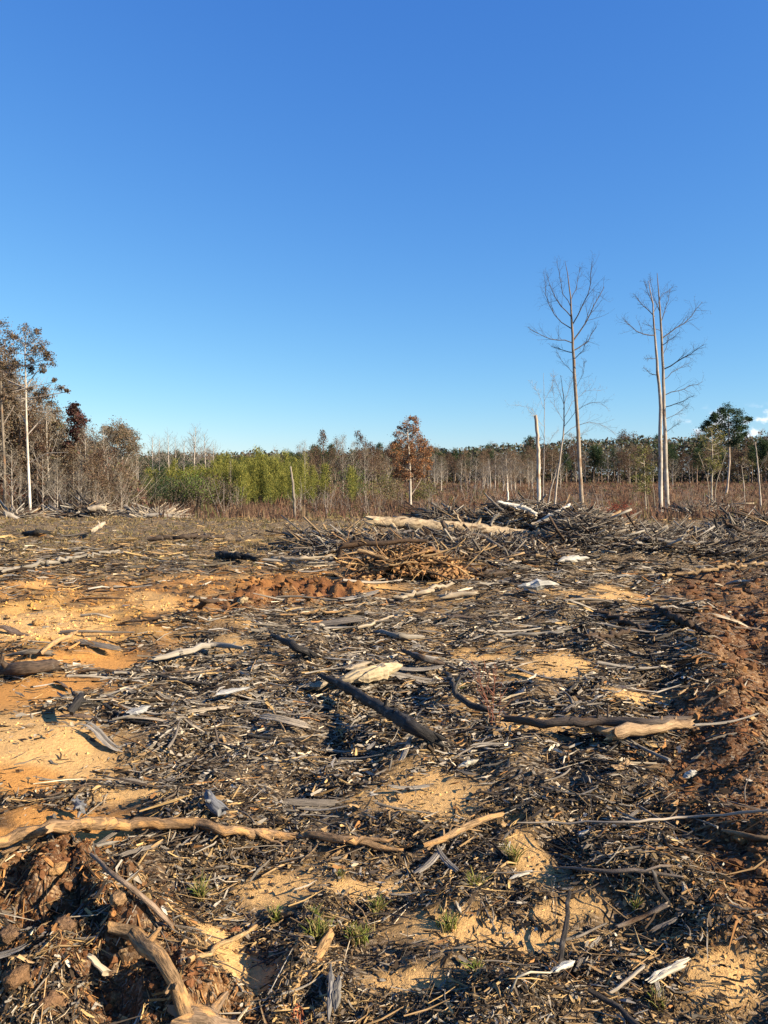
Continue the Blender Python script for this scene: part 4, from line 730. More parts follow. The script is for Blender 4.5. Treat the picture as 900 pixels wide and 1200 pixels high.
# the brush pile
PY_ = 15.5
def pile_top(px): return np.interp(px, [380, 420, 470, 540, 565, 580, 610, 640, 680, 705, 740, 770, 810, 850, 880, 930], [648, 636, 630, 628, 612, 594, 588, 594, 600, 606, 617, 633, 643, 643, 636, 634])
wood('silver_log', 'biggest log of the brush pile, long and pale with a cut left end', [(432, 610, 0), (470, 613, .1), (540, 619, .1), (600, 626, .1), (654, 632, .1)], [.095, .125, .13, .135, .12], M_BARK, np.array([(.44, .33, .21)]), Y=PY_ - .15, k=16, jit=.10, capC=(.62, .5, .34), cat='log', forks=[([(640, 630, 0), (652, 622, .0), (665, 618, -.1)], .06), ([(540, 612, -.1), (536, 604, -.1), (531, 598, -.1)], .025)])
for (nm, lab, pts, r, m, col, Y) in [
    ('grey_log', 'grey log lying directly under the biggest log of the brush pile', [(455, 626, 0), (520, 628, 0), (600, 633, 0)], [.08, .09, .07], None, GREY, PY_ - .4),
    ('grey_log', 'lower silver grey log in front of the right half of the biggest log', [(553, 636, 0), (600, 637, 0), (648, 636, 0)], [.06, .08, .07], None, LGREY, PY_ - .7),
    ('grey_log', 'pale grey log stub below the left end of the biggest log', [(470, 640, 0), (510, 638, 0), (545, 642, 0)], [.05, .06, .05], None, LGREY, PY_ - 1.0),
    ('dark_pole', 'dark slanting pole leaning across the biggest log', [(518, 611, -.6), (530, 632, -.7), (549, 660, -.8)], [.04, .05, .05], M_CHAR, DBR, PY_),
    ('dark_pole', 'thin dark stick poking up behind the biggest log', [(531, 597, .3), (540, 608, .2), (547, 620, .1)], [.02, .03, .03], M_BARK, DBR, PY_),
    ('tan_plank', 'bright tan pole slanting in front of the biggest log', [(549, 654, -1), (570, 646, -1), (592, 637, -.8)], [.035, .045, .05], M_BARK, (.55, .38, .2), PY_),
    ('white_branch', 'curved white branch arching along the top left of the brush pile', [(583, 588, .3), (600, 592, .3), (618, 596, .2), (630, 603, .1)], [.03, .045, .045, .035], None, (.62, .56, .47), PY_),
    ('white_branch', 'straight white branch sticking out at the top of the brush pile', [(627, 616, 0), (645, 604, 0), (667, 592, .1)], [.05, .045, .03], None, (.66, .58, .46), PY_),
    ('white_branch', 'pale branch lying flat under the straight white branch', [(624, 614, 0), (645, 611, 0), (662, 612, .1)], [.035, .045, .04], None, PALE, PY_ - .3),
    ('thin_branch', 'thin grey branch pointing up left from the brush pile', [(568, 578, .5), (578, 589, .3), (590, 598, .2)], [.015, .025, .025], None, GREY, PY_),
    ('dark_pole', 'thick black pole at the top right of the brush pile', [(664, 620, 0), (682, 609, 0), (701, 600, 0)], [.07, .09, .08], M_CHAR, CHAR, PY_),
    ('grey_branch', 'silver branch fanning out below the black pole', [(655, 627, -.2), (672, 616, -.2), (688, 609, -.2)], [.05, .05, .03], None, LGREY, PY_),
    ('white_branch', 'short pale upright stick at the peak right of the black pole', [(681, 636, -.3), (688, 620, -.3), (699, 603, -.2)], [.03, .035, .02], None, PALE, PY_),
    ('white_branch', 'pale slanting stick crossing the silver branch', [(683, 622, -.4), (692, 612, -.4), (703, 604, -.4)], [.03, .03, .02], None, PALE, PY_),
    ('grey_branch', 'short grey branch upright at the left of the pile top', [(575, 616, -.1), (578, 607, -.1), (585, 602, -.1)], [.025, .03, .02], None, LGREY, PY_),
    ('grey_branch', 'thick grey root snag fanning left under the silver branch', [(640, 640, -.5), (655, 630, -.5), (675, 618, -.4)], [.08, .08, .04], None, GREY, PY_),
    ('dark_pole', 'dark pole sloping down the right flank of the brush pile', [(700, 640, -.4), (740, 630, -.3), (775, 628, 0)], [.04, .05, .04], M_CHAR, DBR, PY_),
    ('grey_branch', 'long grey limb lying along the right flank of the pile', [(700, 618, 0), (735, 626, 0), (775, 640, -.2)], [.03, .045, .03], None, GREY, PY_),
    ('dark_pole', 'dark crooked limb at the far right end of the brush pile', [(850, 612, 0), (868, 622, 0), (893, 630, 0)], [.03, .04, .04], M_BARK, DBR, PY_)]:
    wood(nm, lab, pts, r, m, col, Y=Y, cat='log' if 'log' in nm else 'branch', wob=.012, twigs=2 if 'branch' in nm else 0, jit=.15)
def tangle(name, label, n, px0, px1, Ya, Yb, top, seed, cols, rmin, rmax, lmin, lmax):
    r_ = np.random.default_rng(seed); px = r_.uniform(px0, px1, n); Y = r_.uniform(Ya, Yb, n); d = ray(px, 600.0); X = d[:, 0] / d[:, 1] * Y; g = terrain(X, Y, False)
    ym = (Ya + Yb) / 2; tz = EYE - (top(px) - 556) / F * ym; prof = 1 - np.abs((Y - ym) / (Yb - Ya) * 2) ** 2.2; z = g + np.clip(tz - g, .05, 9) * prof * r_.uniform(0, 1, n) ** .5 * 1.12
    L = r_.uniform(lmin, lmax, n); a = r_.normal(0, .75, n) + np.where(r_.random(n) < .3, 1.57, 0); e = r_.normal(-.02, .22, n)
    dr = np.stack([np.cos(a) * np.cos(e), np.sin(a) * np.cos(e), np.sin(e)], -1); f = np.linspace(-.5, .5, 4)[None, :, None]
    P = np.stack([X, Y, z], -1)[:, None] + f * (dr * L[:, None])[:, None] + (f ** 2) * r_.normal(0, .35, (n, 1, 3)) * L[:, None, None] + r_.normal(0, .03, (n, 4, 3)) * L[:, None, None]
    P[..., 2] = np.maximum(P[..., 2], g[:, None] + .01); R = np.linspace(1, .4, 4)[None] * (rmin + (rmax - rmin) * r_.random(n) ** 3)[:, None]
    A = Acc(); A.tubes(P, R * 1.08, 3, pal(n, *cols), jit=.12, caps=True); o = A.build(name, M_DEB); return tag(o, label, 'brush', kind='stuff')
PC = ([CHAR, DBR, (.11, .088, .07), (.20, .17, .14), (.34, .30, .25), TAN, PALE], (2, 4, 4, 4.5, 2.4, .8, .6))
tangle('brush_tangle', 'tangled heap of thin dead branches rising behind the biggest log', 3600, 556, 700, 15.75, 17.6, lambda p: pile_top(p) + 1, 1, PC, .004, .028, .2, 1.1)
tangle('brush_tangle', 'tangled heap of thin dead branches making up the right half of the brush pile', 6200, 660, 905, 13.9, 17.1, lambda p: pile_top(p) + 3, 4, PC, .004, .030, .2, 1.2)
tangle('brush_tangle', 'low tangle of sticks in front of and under the biggest log', 3400, 430, 665, 13.2, 15.3, lambda p: np.interp(p, [420, 480, 560, 640, 670], [652, 643, 646, 647, 643]), 2, ([DBR, GREY, LGREY, TAN, PALE, (.14, .11, .09)], (5, 4, 2, 1.5, .6, 4)), .004, .032, .2, .9)
tangle('brush_tangle', 'thin layer of sticks left of the biggest log', 900, 350, 450, 14.5, 18, lambda p: 626 + 0 * p, 5, ([DBR, GREY, LGREY, TAN, (.14, .11, .09)], None), .006, .03, .3, 1.3)
tangle('brush_tangle', 'dark low brush at the right edge beyond the pile', 700, 855, 930, 17, 20, lambda p: 611 + 0 * p, 3, PC, .01, .04, .4, 1.6)
for i, (pa, pb, Ya, Yb, tp, lab) in enumerate([(78, 137, 33, 36, 594, 'small heap of dead branches at the foot of the left wood'), (165, 200, 33, 35, 604, 'low heap of pale sticks right of the left wood'), (790, 830, 40, 43, 597, 'dark brush heap in the weed field right of the paired trees'), (833, 862, 43, 46, 592, 'farther dark brush heap in the weed field at the right'), (0, 30, 30, 33, 604, 'low heap of branches at the left edge of the clearing'), (500, 560, 27, 30, 600, 'green grey brush heap behind the biggest log')]):
    tangle('brush_heap', lab, 420, pa, pb, Ya, Yb, lambda p, c=(pa + pb) / 2, h=(pb - pa) / 2, tp=tp: tp + 8 * ((p - c) / h) ** 2, 20 + i, PC if i != 1 else ([LGREY, GREY, PALE], None), .012, .06, .6, 2.6)
wood('pale_log', 'short bright tan log on the branch heap by the left wood', [(105, 597, 0), (115, 595, 0), (124, 596, 0)], [.12, .14, .1], None, PALE, Y=33, cat='log')
wood('dark_log', 'black log end sticking out of the branch heap by the left wood', [(78, 607, 0), (95, 600, 0), (108, 596, 0)], [.10, .14, .12], M_CHAR, CHAR, Y=33.5, cat='log')
wood('pale_log', 'pale log lying on the ground right of the heap by the left wood', [(170, 604, 0), (185, 604, 0), (200, 605, 0)], [.07, .1, .07], None, LGREY, Y=30, cat='log')
wood('pale_stick', 'pale stick lying slanted in front of the heap by the left wood', [(110, 621, .1), (122, 613, .15)], [.06, .05], None, PALE, cat='stick')
wood('pale_log', 'pale log tipped over at the left edge by the wood', [(5, 601, 0), (12, 604, 0), (20, 608, 0)], [.10, .1, .08], None, LGREY, Y=29, cat='log')
# root wad
def root_wad():
    c = hit(478, 682); root = empty('root_wad', c, 'orange soil covered root wad with a dark hollow at its left side', 'root wad')
    r_ = np.random.default_rng(12); A = Acc(); n = 1500; u = r_.uniform(-1, 1, n); v = r_.uniform(-1, 1, n); hh = .50 * (1 - np.abs(u) ** 2.2) * np.sqrt(np.clip(1 - v * v, 0, 1)) * (1 - .55 * np.exp(-((u + .62) / .24) ** 2) * (v < .3))
    P = np.stack([u * .98, v * .42 + .25, hh * r_.uniform(.3, 1, n) ** .4], -1); A.blobs(P, np.stack([r_.uniform(.015, .07, n), r_.uniform(.015, .05, n), r_.uniform(.01, .045, n)], -1), pal(n, [(.36, .19, .08), (.24, .13, .06), (.16, .09, .05), (.42, .26, .12)], (3, 3, 2, 1.5)), .6); A.build('soil', M_SOIL, root, smooth=False)
    for i in range(120):
        u = random.uniform(-1, 1); z0 = .50 * (1 - abs(u) ** 2.2) * random.uniform(.3, 1); a = random.gauss(0, .7) + (3.14 if random.random() < .5 else 0)
        out = []; limb(out, (u * .9, random.uniform(-.15, .3), z0), (math.cos(a), -.5 * random.random(), random.gauss(.05, .35)), random.uniform(.25, .75), random.uniform(.008, .026), 1, -.08, .45, 3, .45)
        B = Acc(); cc = random.choice([(.34, .19, .085), (.24, .14, .07), (.42, .27, .13), (.12, .08, .05)]); add_limbs(B, out, cc, cc, (3, 5, 5)); B.build('root', M_DEB, root)
    for (pts, r, cc) in [([(400, 640), (440, 637), (500, 634)], .05, DBR), ([(420, 645), (455, 655), (478, 664)], .035, TAN), ([(545, 680), (500, 668), (470, 690)], .03, DBR), ([(395, 655), (402, 640), (425, 634)], .04, DBR)]:
        Q = resamp(np.array([atY(a, b, c[1] - .05) for a, b in pts]) - c, 9); Q[1:-1] += rng.normal(0, .012, (7, 3)); B = Acc(); B.tubes(Q[None], np.linspace(r, r * .5, 9)[None], 7, cc, jit=.15, jag=1); B.build('root', M_BARK, root)
root_wad()
# soil clods and stones one can pick out
def clod(label, px, py, r, col=(.34, .18, .08), flat=.75, cat='soil clod', name='soil_clod'):
    c = hit(px, py, True); A = Acc(); V = ICO_V; import bmesh
    bm = bmesh.new(); bmesh.ops.create_icosphere(bm, subdivisions=3, radius=1); v = np.array([tuple(q.co) for q in bm.verts]); f = np.array([[q.index for q in fc.verts] for fc in bm.faces]); bm.free()
    s = random.random() * 40; d = 1 + .35 * pn(v[:, 0] * 1.6 + s, v[:, 1] * 1.6 + v[:, 2] * 1.3, 5) + .20 * pn(v[:, 0] * 4 + s, v[:, 2] * 4 + v[:, 1] * 2, 6) + .16 * np.abs(pn(v[:, 1] * 7 + s, v[:, 2] * 7 + v[:, 0] * 5, 8)) + .08 * rng.normal(size=len(v))
    r = r * .58; A.add(v * d[:, None] * r * np.array([1.15, .9, flat]), None, f, col); o = A.build(name, M_CLOD, None); o.location = (c[0], c[1], c[2] + r * .4); o.rotation_euler.z = random.random() * 6; return tag(o, label, cat)
for (lab, px, py, r, c) in [('reddish round clod by the tan stick near the bottom left', 275, 1093, .030, (.30, .13, .06)), ('orange clod with a flat top above the near left mound', 68, 1022, .045, (.46, .26, .11)), ('tan clod behind the bark covered log end', 140, 1055, .045, (.38, .23, .12)), ('small orange clod left of the bark covered log end', 132, 1072, .020, (.48, .22, .08)),
        ('large brown clod in the bottom left corner', 20, 1150, .055, (.24, .135, .07)), ('large crumbly brown clod at the bottom left of the mound', 60, 1180, .06, (.25, .14, .075)), ('brown clod at the left edge of the near mound', 12, 1100, .05, (.2, .12, .07)), ('brown clod in the middle of the near mound', 75, 1088, .05, (.22, .13, .075)), ('orange clod right of the large crumbly clod', 135, 1172, .035, (.42, .23, .1)), ('orange clod in the hollow of the near mound', 112, 1105, .022, (.46, .24, .1)),
        ('orange clod low at the right edge', 893, 1025, .04, (.42, .22, .09)), ('tan clod beside the sand patch', 588, 968, .03, (.46, .3, .15)), ('yellow crumb of clay by the dark bark strip', 640, 1010, .014, (.5, .33, .14)), ('orange clod on the orange ridge left', 45, 732, .09, (.45, .26, .1)), ('tan clod on the end of the orange ridge', 210, 690, .08, (.42, .25, .1)), ('pale clod at the root end below the long branch', 298, 1005, .03, (.5, .35, .18)), ('orange crumb near the bottom left of centre', 310, 1185, .014, (.5, .2, .07)), ('brown clod on the berm of the rut', 815, 860, .05, (.24, .14, .07)), ('brown clod farther up the berm of the rut', 770, 770, .06, (.22, .13, .07)), ('orange brown clod on the berm by the right edge', 868, 985, .045, (.34, .2, .09))]:
    clod(lab, px, py, r, c)
# grass tufts
def tuft(label, px, py, h, n, spread, cols=((.22, .26, .05), (.34, .33, .09), (.14, .19, .045), (.42, .33, .15), (.36, .26, .13))):
    h = h * 1.35; n = int(n * 1.4); c = hit(px, py, True) + np.array([0, 0, .012]); a = rng.uniform(0, 6.28, n); lean = rng.uniform(.1, 1.0, n); hh = h * rng.uniform(.5, 1.15, n); b = np.stack([rng.normal(0, spread * .35, n), rng.normal(0, spread * .35, n), np.full(n, -.01)], -1)
    f = np.linspace(0, 1, 4)[None, :, None]; dr = np.stack([np.cos(a), np.sin(a)], -1); P = b[:, None] + np.concatenate([dr[:, None] * (f ** 1.7) * (lean * hh * .8)[:, None, None], (f * (1 - .25 * lean[:, None, None] * f)) * hh[:, None, None]], -1)
    h *= 1; A = Acc(); A.tubes(P, np.array([[.0024, .0026, .0018, .0003]]) * rng.uniform(.8, 1.3, (n, 1)), 3, pal(n, list(cols), None, .25), flat=.3, caps=False); o = A.build('grass_tuft', M_GRASS, None); o.location = c; return tag(o, label, 'grass tuft')
for (lab, px, py, h, n, s) in [('brightest upright green grass tuft, right of the thin straight stick', 235, 1058, .075, 40, .02), ('small green tuft left of the row of tufts in front', 322, 1083, .05, 34, .02), ('dense low yellow green tuft, leftmost of the near trio', 372, 1103, .06, 90, .05), ('green tuft in the middle of the near trio', 441, 1073, .055, 45, .03), ('broad low green tuft below the middle of the near trio', 419, 1103, .045, 100, .05), ('dull low green tuft right of the near trio', 526, 1088, .04, 60, .05),
        ('yellowish tuft on the sandy soil right of the bent root', 556, 1045, .06, 50, .03), ('green tuft at the left end of the short white stick', 602, 1012, .075, 50, .025), ('small tuft lying flat near the bottom centre right', 557, 1143, .04, 30, .03), ('tiny bright green sprout inside the forked branch area', 744, 1068, .04, 16, .012), ('tuft close to the bottom edge at the lower right', 772, 1182, .04, 30, .03), ('thin pair of green blades left of the near trio', 372, 1078, .055, 14, .03), ('small green tuft far right of the charred log', 538, 812, .06, 60, .06), ('faint green sprig above the long bent branch', 398, 1030, .03, 14, .02)]:
    tuft(lab, px, py, h, n, s)
def stalk(label, px, py, h, cols):
    c = hit(px, py, True); out = []; 
    for i in range(5): limb(out, (random.gauss(0, .02), random.gauss(0, .02), 0), (random.gauss(0, .2), random.gauss(0, .2), 1), h * random.uniform(.6, 1.1), .003, 1, .1, .15, 4, .35)
    A = Acc(); add_limbs(A, out, cols, cols); o = A.build('weed_stalk', M_DEB, None); o.location = c; tag(o, label, 'weed')
stalk('thin reddish weed stalks standing right of the curved dark branch', 581, 850, .45, (.22, .09, .06)); stalk('short reddish weed stalks left of the sand patch at the right', 573, 820, .3, (.24, .11, .07)); stalk('dry orange weed stalks by the bottom centre', 352, 1195, .07, (.35, .12, .06))

# ------------------------------------------------------------------ litter: chips, bark, sticks covering the ground
def scatter(n, py0, py1, seed, pw=1.0, thin=0.0):
    r_ = np.random.default_rng(seed); n0 = n; n = int(n * 1.3); px = r_.uniform(-450, 1350, n * 3); py = py0 + (py1 - py0) * r_.random(n * 3) ** pw; x, y = ground_flat(px, py); _, _, sand, clay, ridge, soil, back = zones(x, y)
    cl_ = fbm(x * 2.2, y * 2.2, 120) ; p = np.clip(1 - .93 * sand - 1.05 * clay - .90 * ridge - np.where(px > 780, .88, .5) * soil, .02, 1) * np.clip(.75 + 1.1 * cl_, .12, 1.3)
    p = p * (1 - thin * back); p = p * np.where((px < -80) | (px > 980), .4, 1); k = np.flatnonzero(r_.random(n * 3) < p)[:int(n0 * 1.18)]; return r_, x[k], y[k], px[k], py[k], (sand[k], clay[k], ridge[k], soil[k], back[k])
PALS = np.array([(.016, .013, .011), (.045, .030, .019), (.10, .075, .054), (.17, .142, .112), (.33, .285, .23), (.29, .185, .09), (.56, .45, .31), (.34, .165, .06), (.42, .275, .12)])
def pick(r_, px, py, zn):
    n = len(px); W = np.tile(np.array([2.0, 3.0, 2.8, 2.2, 1.2, 2.0, .4, .4, .8]), (n, 1)); sand, clay, ridge, soil, back = zn
    mid = blob(px, py, 330, 800, 420, 110, 0, .6) + blob(px, py, 640, 690, 260, 45, 0, .6); W[:, 3] += 3.4 * mid; W[:, 4] += 4.2 * mid; W[:, 6] += .9 * mid; W[:, 0] += 1.5 * mid; W[:, 0] *= 1
    W[:, 5] += 3 * back + 3 * ridge; W[:, 8] += 3.5 * back + 2 * ridge; W[:, 7] += 5 * ridge + 3 * soil; W[:, 1] += 5 * soil; W[:, 0] *= 1 - .7 * back
    nr = sst(900, 1050, py); W[:, 5] += 1.5 * nr; W[:, 8] += 1.2 * nr; W[:, 0] += 2.2 * sst(420, 640, px) * (1 - ridge); W[:, 1] += 1.2 * sst(420, 640, px); W[:, 5] *= 1 - .45 * sst(420, 640, px) * (1 - nr)
    c = np.cumsum(W, 1); i = (r_.random(n)[:, None] * c[:, -1:] > c).sum(1); return PALS[np.minimum(i, 8)] * r_.uniform(.7, 1.3, (n, 1))
def litter(name, label, n, py0, py1, seed, lpx, wpx, k, rings, flat, curl=.1, lift=.5, pw=1.0, tilt=.2):
    r_, x, y, px, py, zn = scatter(n, py0, py1, seed, pw, .75 if name in ('stick_litter', 'bark_litter', 'long_twigs') else 0); n = len(x); D = np.hypot(x, y); m = D / F; L = (lpx[0] + (lpx[1] - lpx[0]) * r_.random(n) ** 2.2) * m; R = (wpx[0] + (wpx[1] - wpx[0]) * r_.random(n) ** 2) * m * .5
    L = np.minimum(L, 1.1); sg = np.interp(py, [620, 700, 800, 950, 1050], [.35, .6, .8, 1.1, 1.4]); lump = np.clip(fbm(x * 1.7 + 40, y * 2.3, 140, 3), -.5, 1); a = r_.normal(.12, 1, n) * sg; e = r_.normal(0, tilt, n)
    dr = np.stack([np.cos(a) * np.cos(e), np.sin(a) * np.cos(e), np.sin(e)], -1); f = np.linspace(-.5, .5, rings)[None, :, None]
    C = np.stack([x, y, np.zeros(n)], -1); P = C[:, None] + f * (dr * L[:, None])[:, None] + (f ** 2 - .08) * r_.normal(0, curl, (n, 1, 3)) * L[:, None, None]
    g = terrain(P[..., 0].ravel(), P[..., 1].ravel()).reshape(n, rings); gm = g.mean(1, keepdims=True)
    up = (R * flat * .6 + .03 * np.maximum(lump, 0) * r_.random(n) + lift * r_.random(n) ** 2 * .012 * D ** .5)[:, None]
    P[..., 2] = gm + (g - gm) * .5 + up + (P[..., 2]) * .6; P[..., 2] = np.maximum(P[..., 2], g + R[:, None] * flat * .2)
    prof = np.interp(np.linspace(0, 1, rings), [0, .3, .7, 1], [.65, 1, .9, .3])[None] * r_.uniform(.75, 1.2, (n, rings))
    A = Acc(); A.tubes(P, R[:, None] * prof, k, pick(r_, px, py, zn), flat=flat, jit=.2, caps=k > 3 and rings == 2, ref=np.array([0, 0, 1.]) + r_.normal(0, .45, (n, 3)))
    return tag(A.build(name, M_DEB, smooth=False), label, 'wood debris', kind='stuff')
litter('wood_chips', 'flat shredded wood chips and bark carpeting the near ground', 19000, 780, 1260, 201, (4, 22), (2.0, 8.5), 3, 3, .35, .25, 1.0, tilt=.35)
litter('wood_splinters', 'short splinters and bits of stick carpeting the near ground', 24000, 760, 1260, 202, (4, 32), (1.0, 4.6), 3, 3, .7, .35, 1.5, tilt=.3)
litter('fine_litter', 'finest fibres and crumbs of bark between the chips', 42000, 640, 1260, 203, (3, 13), (.9, 3.4), 3, 2, .6, .1, .8, tilt=.35)
litter('stick_litter', 'grey sticks and shredded wood covering the middle of the clearing', 20000, 628, 860, 204, (4, 34), (1.0, 4.4), 3, 3, .7, .3, 1.6, tilt=.16)
litter('bark_litter', 'flat broken bark and chips in the middle of the clearing', 15000, 628, 840, 207, (3, 14), (1.5, 5), 4, 2, .4, .3, 1.6, tilt=.3)
litter('far_litter', 'straw coloured litter of broken sticks on the far part of the clearing', 16000, 604, 690, 205, (2, 9), (.7, 2.0), 3, 2, .8, .2, 1.5, tilt=.15)
def dry_grass():
    n = 20000; r_ = np.random.default_rng(411); px = r_.uniform(-150, 900, n); py = 604 + 80 * r_.random(n) ** 1.3; x, y = ground_flat(px, py); x = x + r_.normal(0, .1, n); _, _, sand, clay, ridge, soil, back = zones(x, y)
    k = np.flatnonzero((fbm(x * .6, y * .6, 180) + .35 > r_.uniform(-.2, .8, n)) & (r_.random(n) < np.clip(back + .15, 0, 1) * (1 - ridge * .7) * np.clip((800 - px) / 300, .1, 1))); x, y = x[k], y[k]; n = len(k); z = terrain(x, y); h = r_.uniform(.03, .12, n) * (y / 14) ** .5; A = Acc()
    C = pal(n, [(.30, .21, .095), (.24, .18, .08), (.17, .15, .055), (.36, .26, .13), (.16, .10, .055)], (3, 3, 2, 2, 2), .25)
    for j in range(3):
        b = np.stack([x, y, z], -1) + np.concatenate([r_.normal(0, .05, (n, 2)), np.zeros((n, 1))], 1); wd = (.0009 * y)[:, None] * np.concatenate([nrm(r_.normal(size=(n, 2))), np.zeros((n, 1))], 1); t = b + np.concatenate([r_.normal(0, .55, (n, 2)) * h[:, None], (h * r_.uniform(.5, 1.1, n))[:, None]], 1)
        A.add(np.stack([b - wd, b + wd, t], 1), None, np.arange(n * 3).reshape(-1, 3), np.repeat(C * r_.uniform(.75, 1.2, (n, 1)), 3, 0))
    tag(A.build('dry_grass', M_GRASS, smooth=False), 'short dry straw coloured grass on the far part of the clearing', 'grass', kind='stuff')
dry_grass()
litter('long_twigs', 'long thin twigs strewn over the clearing', 1700, 640, 1240, 206, (35, 110), (1.0, 3.2), 4, 3, 1, .25, 2.0, tilt=.08)
def crumbs():
    n = 29000; r_ = np.random.default_rng(301); px = r_.uniform(-180, 1120, n * 3); py = 670 + 580 * r_.random(n * 3); x, y = ground_flat(px, py); _, _, sand, clay, ridge, soil, back = zones(x, y)
    k = np.flatnonzero(r_.random(n * 3) < np.clip(.06 + .9 * soil + .62 * ridge - .1 * clay, .01, 1))[:n]; x, y, py, soil = x[k], y[k], py[k], soil[k]; D = np.hypot(x, y); s = (.8 + 1.8 * r_.random(len(x)) + (1.5 + 4 * soil) * r_.random(len(x)) ** 14) * D / F; z = terrain(x, y)
    C = soil_colour(x, y)[0] * r_.uniform(.65, 1.3, (len(x), 1)); A = Acc(); sc = np.stack([s, s * r_.uniform(.5, 1, len(s)), s * r_.uniform(.35, .9, len(s))], -1); pp = np.stack([x, y, z + s * .15], -1); big = s > 3.0 * D / F; A.octa(pp[~big], sc[~big], C[~big]); A.blobs(pp[big], sc[big], C[big], .4); tag(A.build('soil_crumbs', M_SOIL, smooth=False), 'crumbled clods of brown and orange soil', 'soil', kind='stuff')
crumbs()
# the larger loose sticks, boards and bark pieces, one object each
def proto_piece(kind, name, mat, col, seed):
    global rng
    A = Acc(); rs = np.random.default_rng(seed); n = 9; f = np.linspace(-.5, .5, n); P = np.stack([f, .07 * np.sin(f * rs.uniform(2, 5) + rs.uniform(0, 6)), .03 * np.cos(f * 4 + seed)], -1); P -= P.mean(0)
    if kind == 'stick': A.tubes(P[None], (.024 * np.linspace(1, .5, n) * rs.uniform(.85, 1.15, n))[None], 6, col, jit=.15, jag=1.2)
    elif kind == 'forked': A.tubes(P[None], (.022 * np.linspace(1, .45, n))[None], 6, col, jit=.15, jag=1.2); Q = P[5] + np.linspace(0, 1, 5)[:, None] * np.array([.28, .16 * (-1) ** seed, .07]); A.tubes(Q[None], np.linspace(.014, .005, 5)[None], 5, col, jit=.15)
    elif kind == 'splinter':
        for s in range(3):
            a0, a1 = rs.uniform(-.5, -.36), rs.uniform(.34, .5); Q = np.stack([np.interp(np.linspace(a0, a1, n), f, P[:, i]) for i in range(3)], 1) + np.array([0, (s - 1) * .035, rs.normal(0, .006)]); A.tubes(Q[None], (.026 * np.minimum(1, .25 + 5 * np.minimum(f + .5, .5 - f)) * rs.uniform(.8, 1.2, n))[None], 5, np.asarray(col) * rs.uniform(.8, 1.2), flat=.5, jit=.15, ref=np.array([[0, .05, 1.]]))
    else: A.tubes((P * [1, .6, 1.6])[None], (.075 * np.interp(f, [-.5, -.3, .3, .5], [.4, 1, .9, .3]) * rs.uniform(.8, 1.2, n))[None], 7, col, flat=.28, jit=.2, ref=np.array([[0, .2, 1.]]))
    return A.build(name, mat, smooth=kind in ('stick', 'forked'))
KINDS = [('stick', 'loose_stick', M_DEB, GREY, 'grey stick'), ('stick', 'loose_stick', M_BARK, TAN, 'tan stick'), ('stick', 'loose_stick', M_CHAR, CHAR, 'black stick'), ('stick', 'loose_stick', M_LOG, LGREY, 'pale grey stick'), ('forked', 'forked_stick', M_DEB, GREY, 'forked grey stick'), ('forked', 'forked_stick', M_BARK, (.15, .11, .085), 'forked brown stick'), ('forked', 'forked_stick', M_CHAR, DBR, 'forked dark stick'),
         ('splinter', 'split_piece', M_LOG, LGREY, 'split pale grey piece of wood'), ('splinter', 'split_piece', M_LOG, PALE, 'split whitish piece of wood'), ('splinter', 'split_piece', M_DEB, GREY, 'split grey piece of wood'), ('splinter', 'split_piece', M_BARK, TAN, 'split tan piece of wood'), ('bark', 'bark_piece', M_CHAR, DBR, 'dark slab of bark'), ('bark', 'bark_piece', M_BARK, (.17, .12, .09), 'brown slab of bark'), ('bark', 'bark_piece', M_LOG, GREY, 'grey slab of bark')]
PROTO = [[proto_piece(k, nm, m, c, 11 * i + j) for j in range(2)] for i, (k, nm, m, c, _) in enumerate(KINDS)]; usedp = set()
LM = [((445, 830), 'the charred log'), ((430, 785), 'the debarked cream chunk'), ((760, 855), 'the tan log with a cut knot'), ((230, 965), 'the long bent branch'), ((505, 942), 'the bare tan sand patch'), ((70, 812), 'the orange sand tongue'), ((60, 880), 'the yellow sand at the left'), ((150, 725), 'the orange ridge'), ((478, 660), 'the root wad'), ((560, 640), 'the left half of the brush pile'), ((780, 650), 'the right half of the brush pile'), ((850, 800), 'the brown rut'), ((860, 1000), 'the brown berm at the right edge'), ((100, 1120), 'the near left clods'), ((400, 1090), 'the near green tufts'), ((657, 1130), 'the white splintered chip'), ((730, 1020), 'the thin forked branch'), ((270, 810), 'the pale grey flat board'), ((620, 790), 'the right hand sand streaks'), ((200, 640), 'the straw coloured far left band'), ((630, 690), 'the wide white slab'), ((390, 1180), 'the upright grey board')]
LMW = [(np.array(hit(*p)), t) for p, t in LM]
rs = np.random.default_rng(77); random.seed(77); made = 0
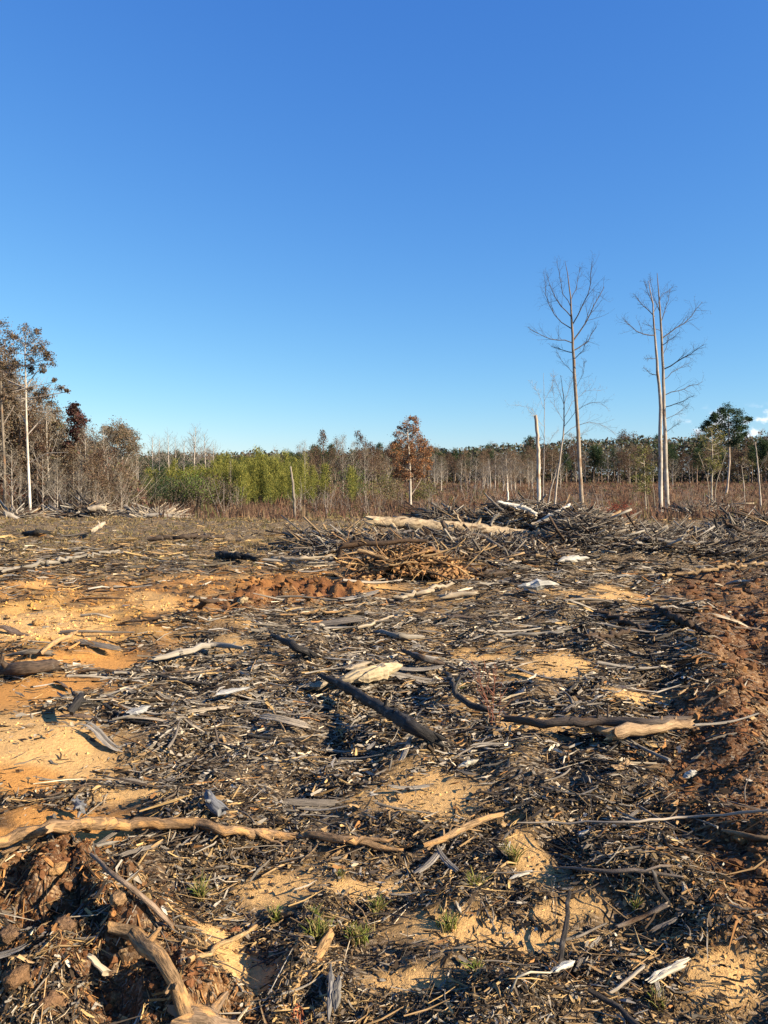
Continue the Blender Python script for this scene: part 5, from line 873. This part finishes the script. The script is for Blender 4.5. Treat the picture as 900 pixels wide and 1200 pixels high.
while made < 260:
    px = rs.uniform(-20, 920); py = 640 + 550 * rs.random() ** .9; x, y = (float(v) for v in ground_flat(np.array([px]), np.array([py])).__iter__()) if False else [float(v[0]) for v in ground_flat(np.array([px]), np.array([py]))]
    zn = [float(v[0]) for v in zones(np.array([x]), np.array([y]))[2:]]
    if rs.random() < .85 * max(zn[0], zn[1]) + .3 * zn[3]: continue
    wts = np.array([5, 3, 3, 3, 2, 2, 2, 3, 1.0, 3, 2, 2, 2, 2]); 
    if py < 900: wts[[3, 7, 8]] *= 1.6
    i = rs.choice(14, p=wts / wts.sum()); j = int(rs.integers(2)); pr = PROTO[i][j]; o = pr if id(pr) not in usedp else pr.copy()
    if id(pr) in usedp: COL.objects.link(o)
    usedp.add(id(pr)); D = math.hypot(x, y); L = rs.uniform(28, 95) * D / F * (.62 if KINDS[i][0] == 'bark' else 1) * (.8 if D < 4 else 1); sg = float(np.interp(py, [640, 850, 1000], [.3, .6, 1.2])); a = rs.normal(.12, sg); dx, dy = math.cos(a) * L / 2, math.sin(a) * L / 2
    z0, z1 = gz(x - dx, y - dy, True), gz(x + dx, y + dy, True); zc = max((z0 + z1) / 2, gz(x, y, True)); o.location = (x, y, zc + .018 * L + .012 + rs.uniform(0, .02)); o.rotation_euler = (rs.uniform(-.5, .5), -math.atan2(z1 - z0, L) + rs.normal(0, .06), a); q = L * rs.uniform(.7, 1.2); o.scale = (L, q, q)
    c = np.array([x, y]); nearest = sorted(LMW, key=lambda t: np.linalg.norm((t[0][:2] - c) / t[0][1]))[0]; dl = c - nearest[0][:2]
    side = ('in front of' if dl[1] < 0 else 'behind') if abs(dl[1]) > abs(dl[0]) else ('left of' if dl[0] < 0 else 'right of')
    tag(o, f'{KINDS[i][4]} {side} {nearest[1]}', 'bark' if KINDS[i][0] == 'bark' else 'stick', f'loose {KINDS[i][4]}s {side} {nearest[1]}'); made += 1
for ps in PROTO:
    for o in ps:
        if id(o) not in usedp: bpy.data.objects.remove(o)
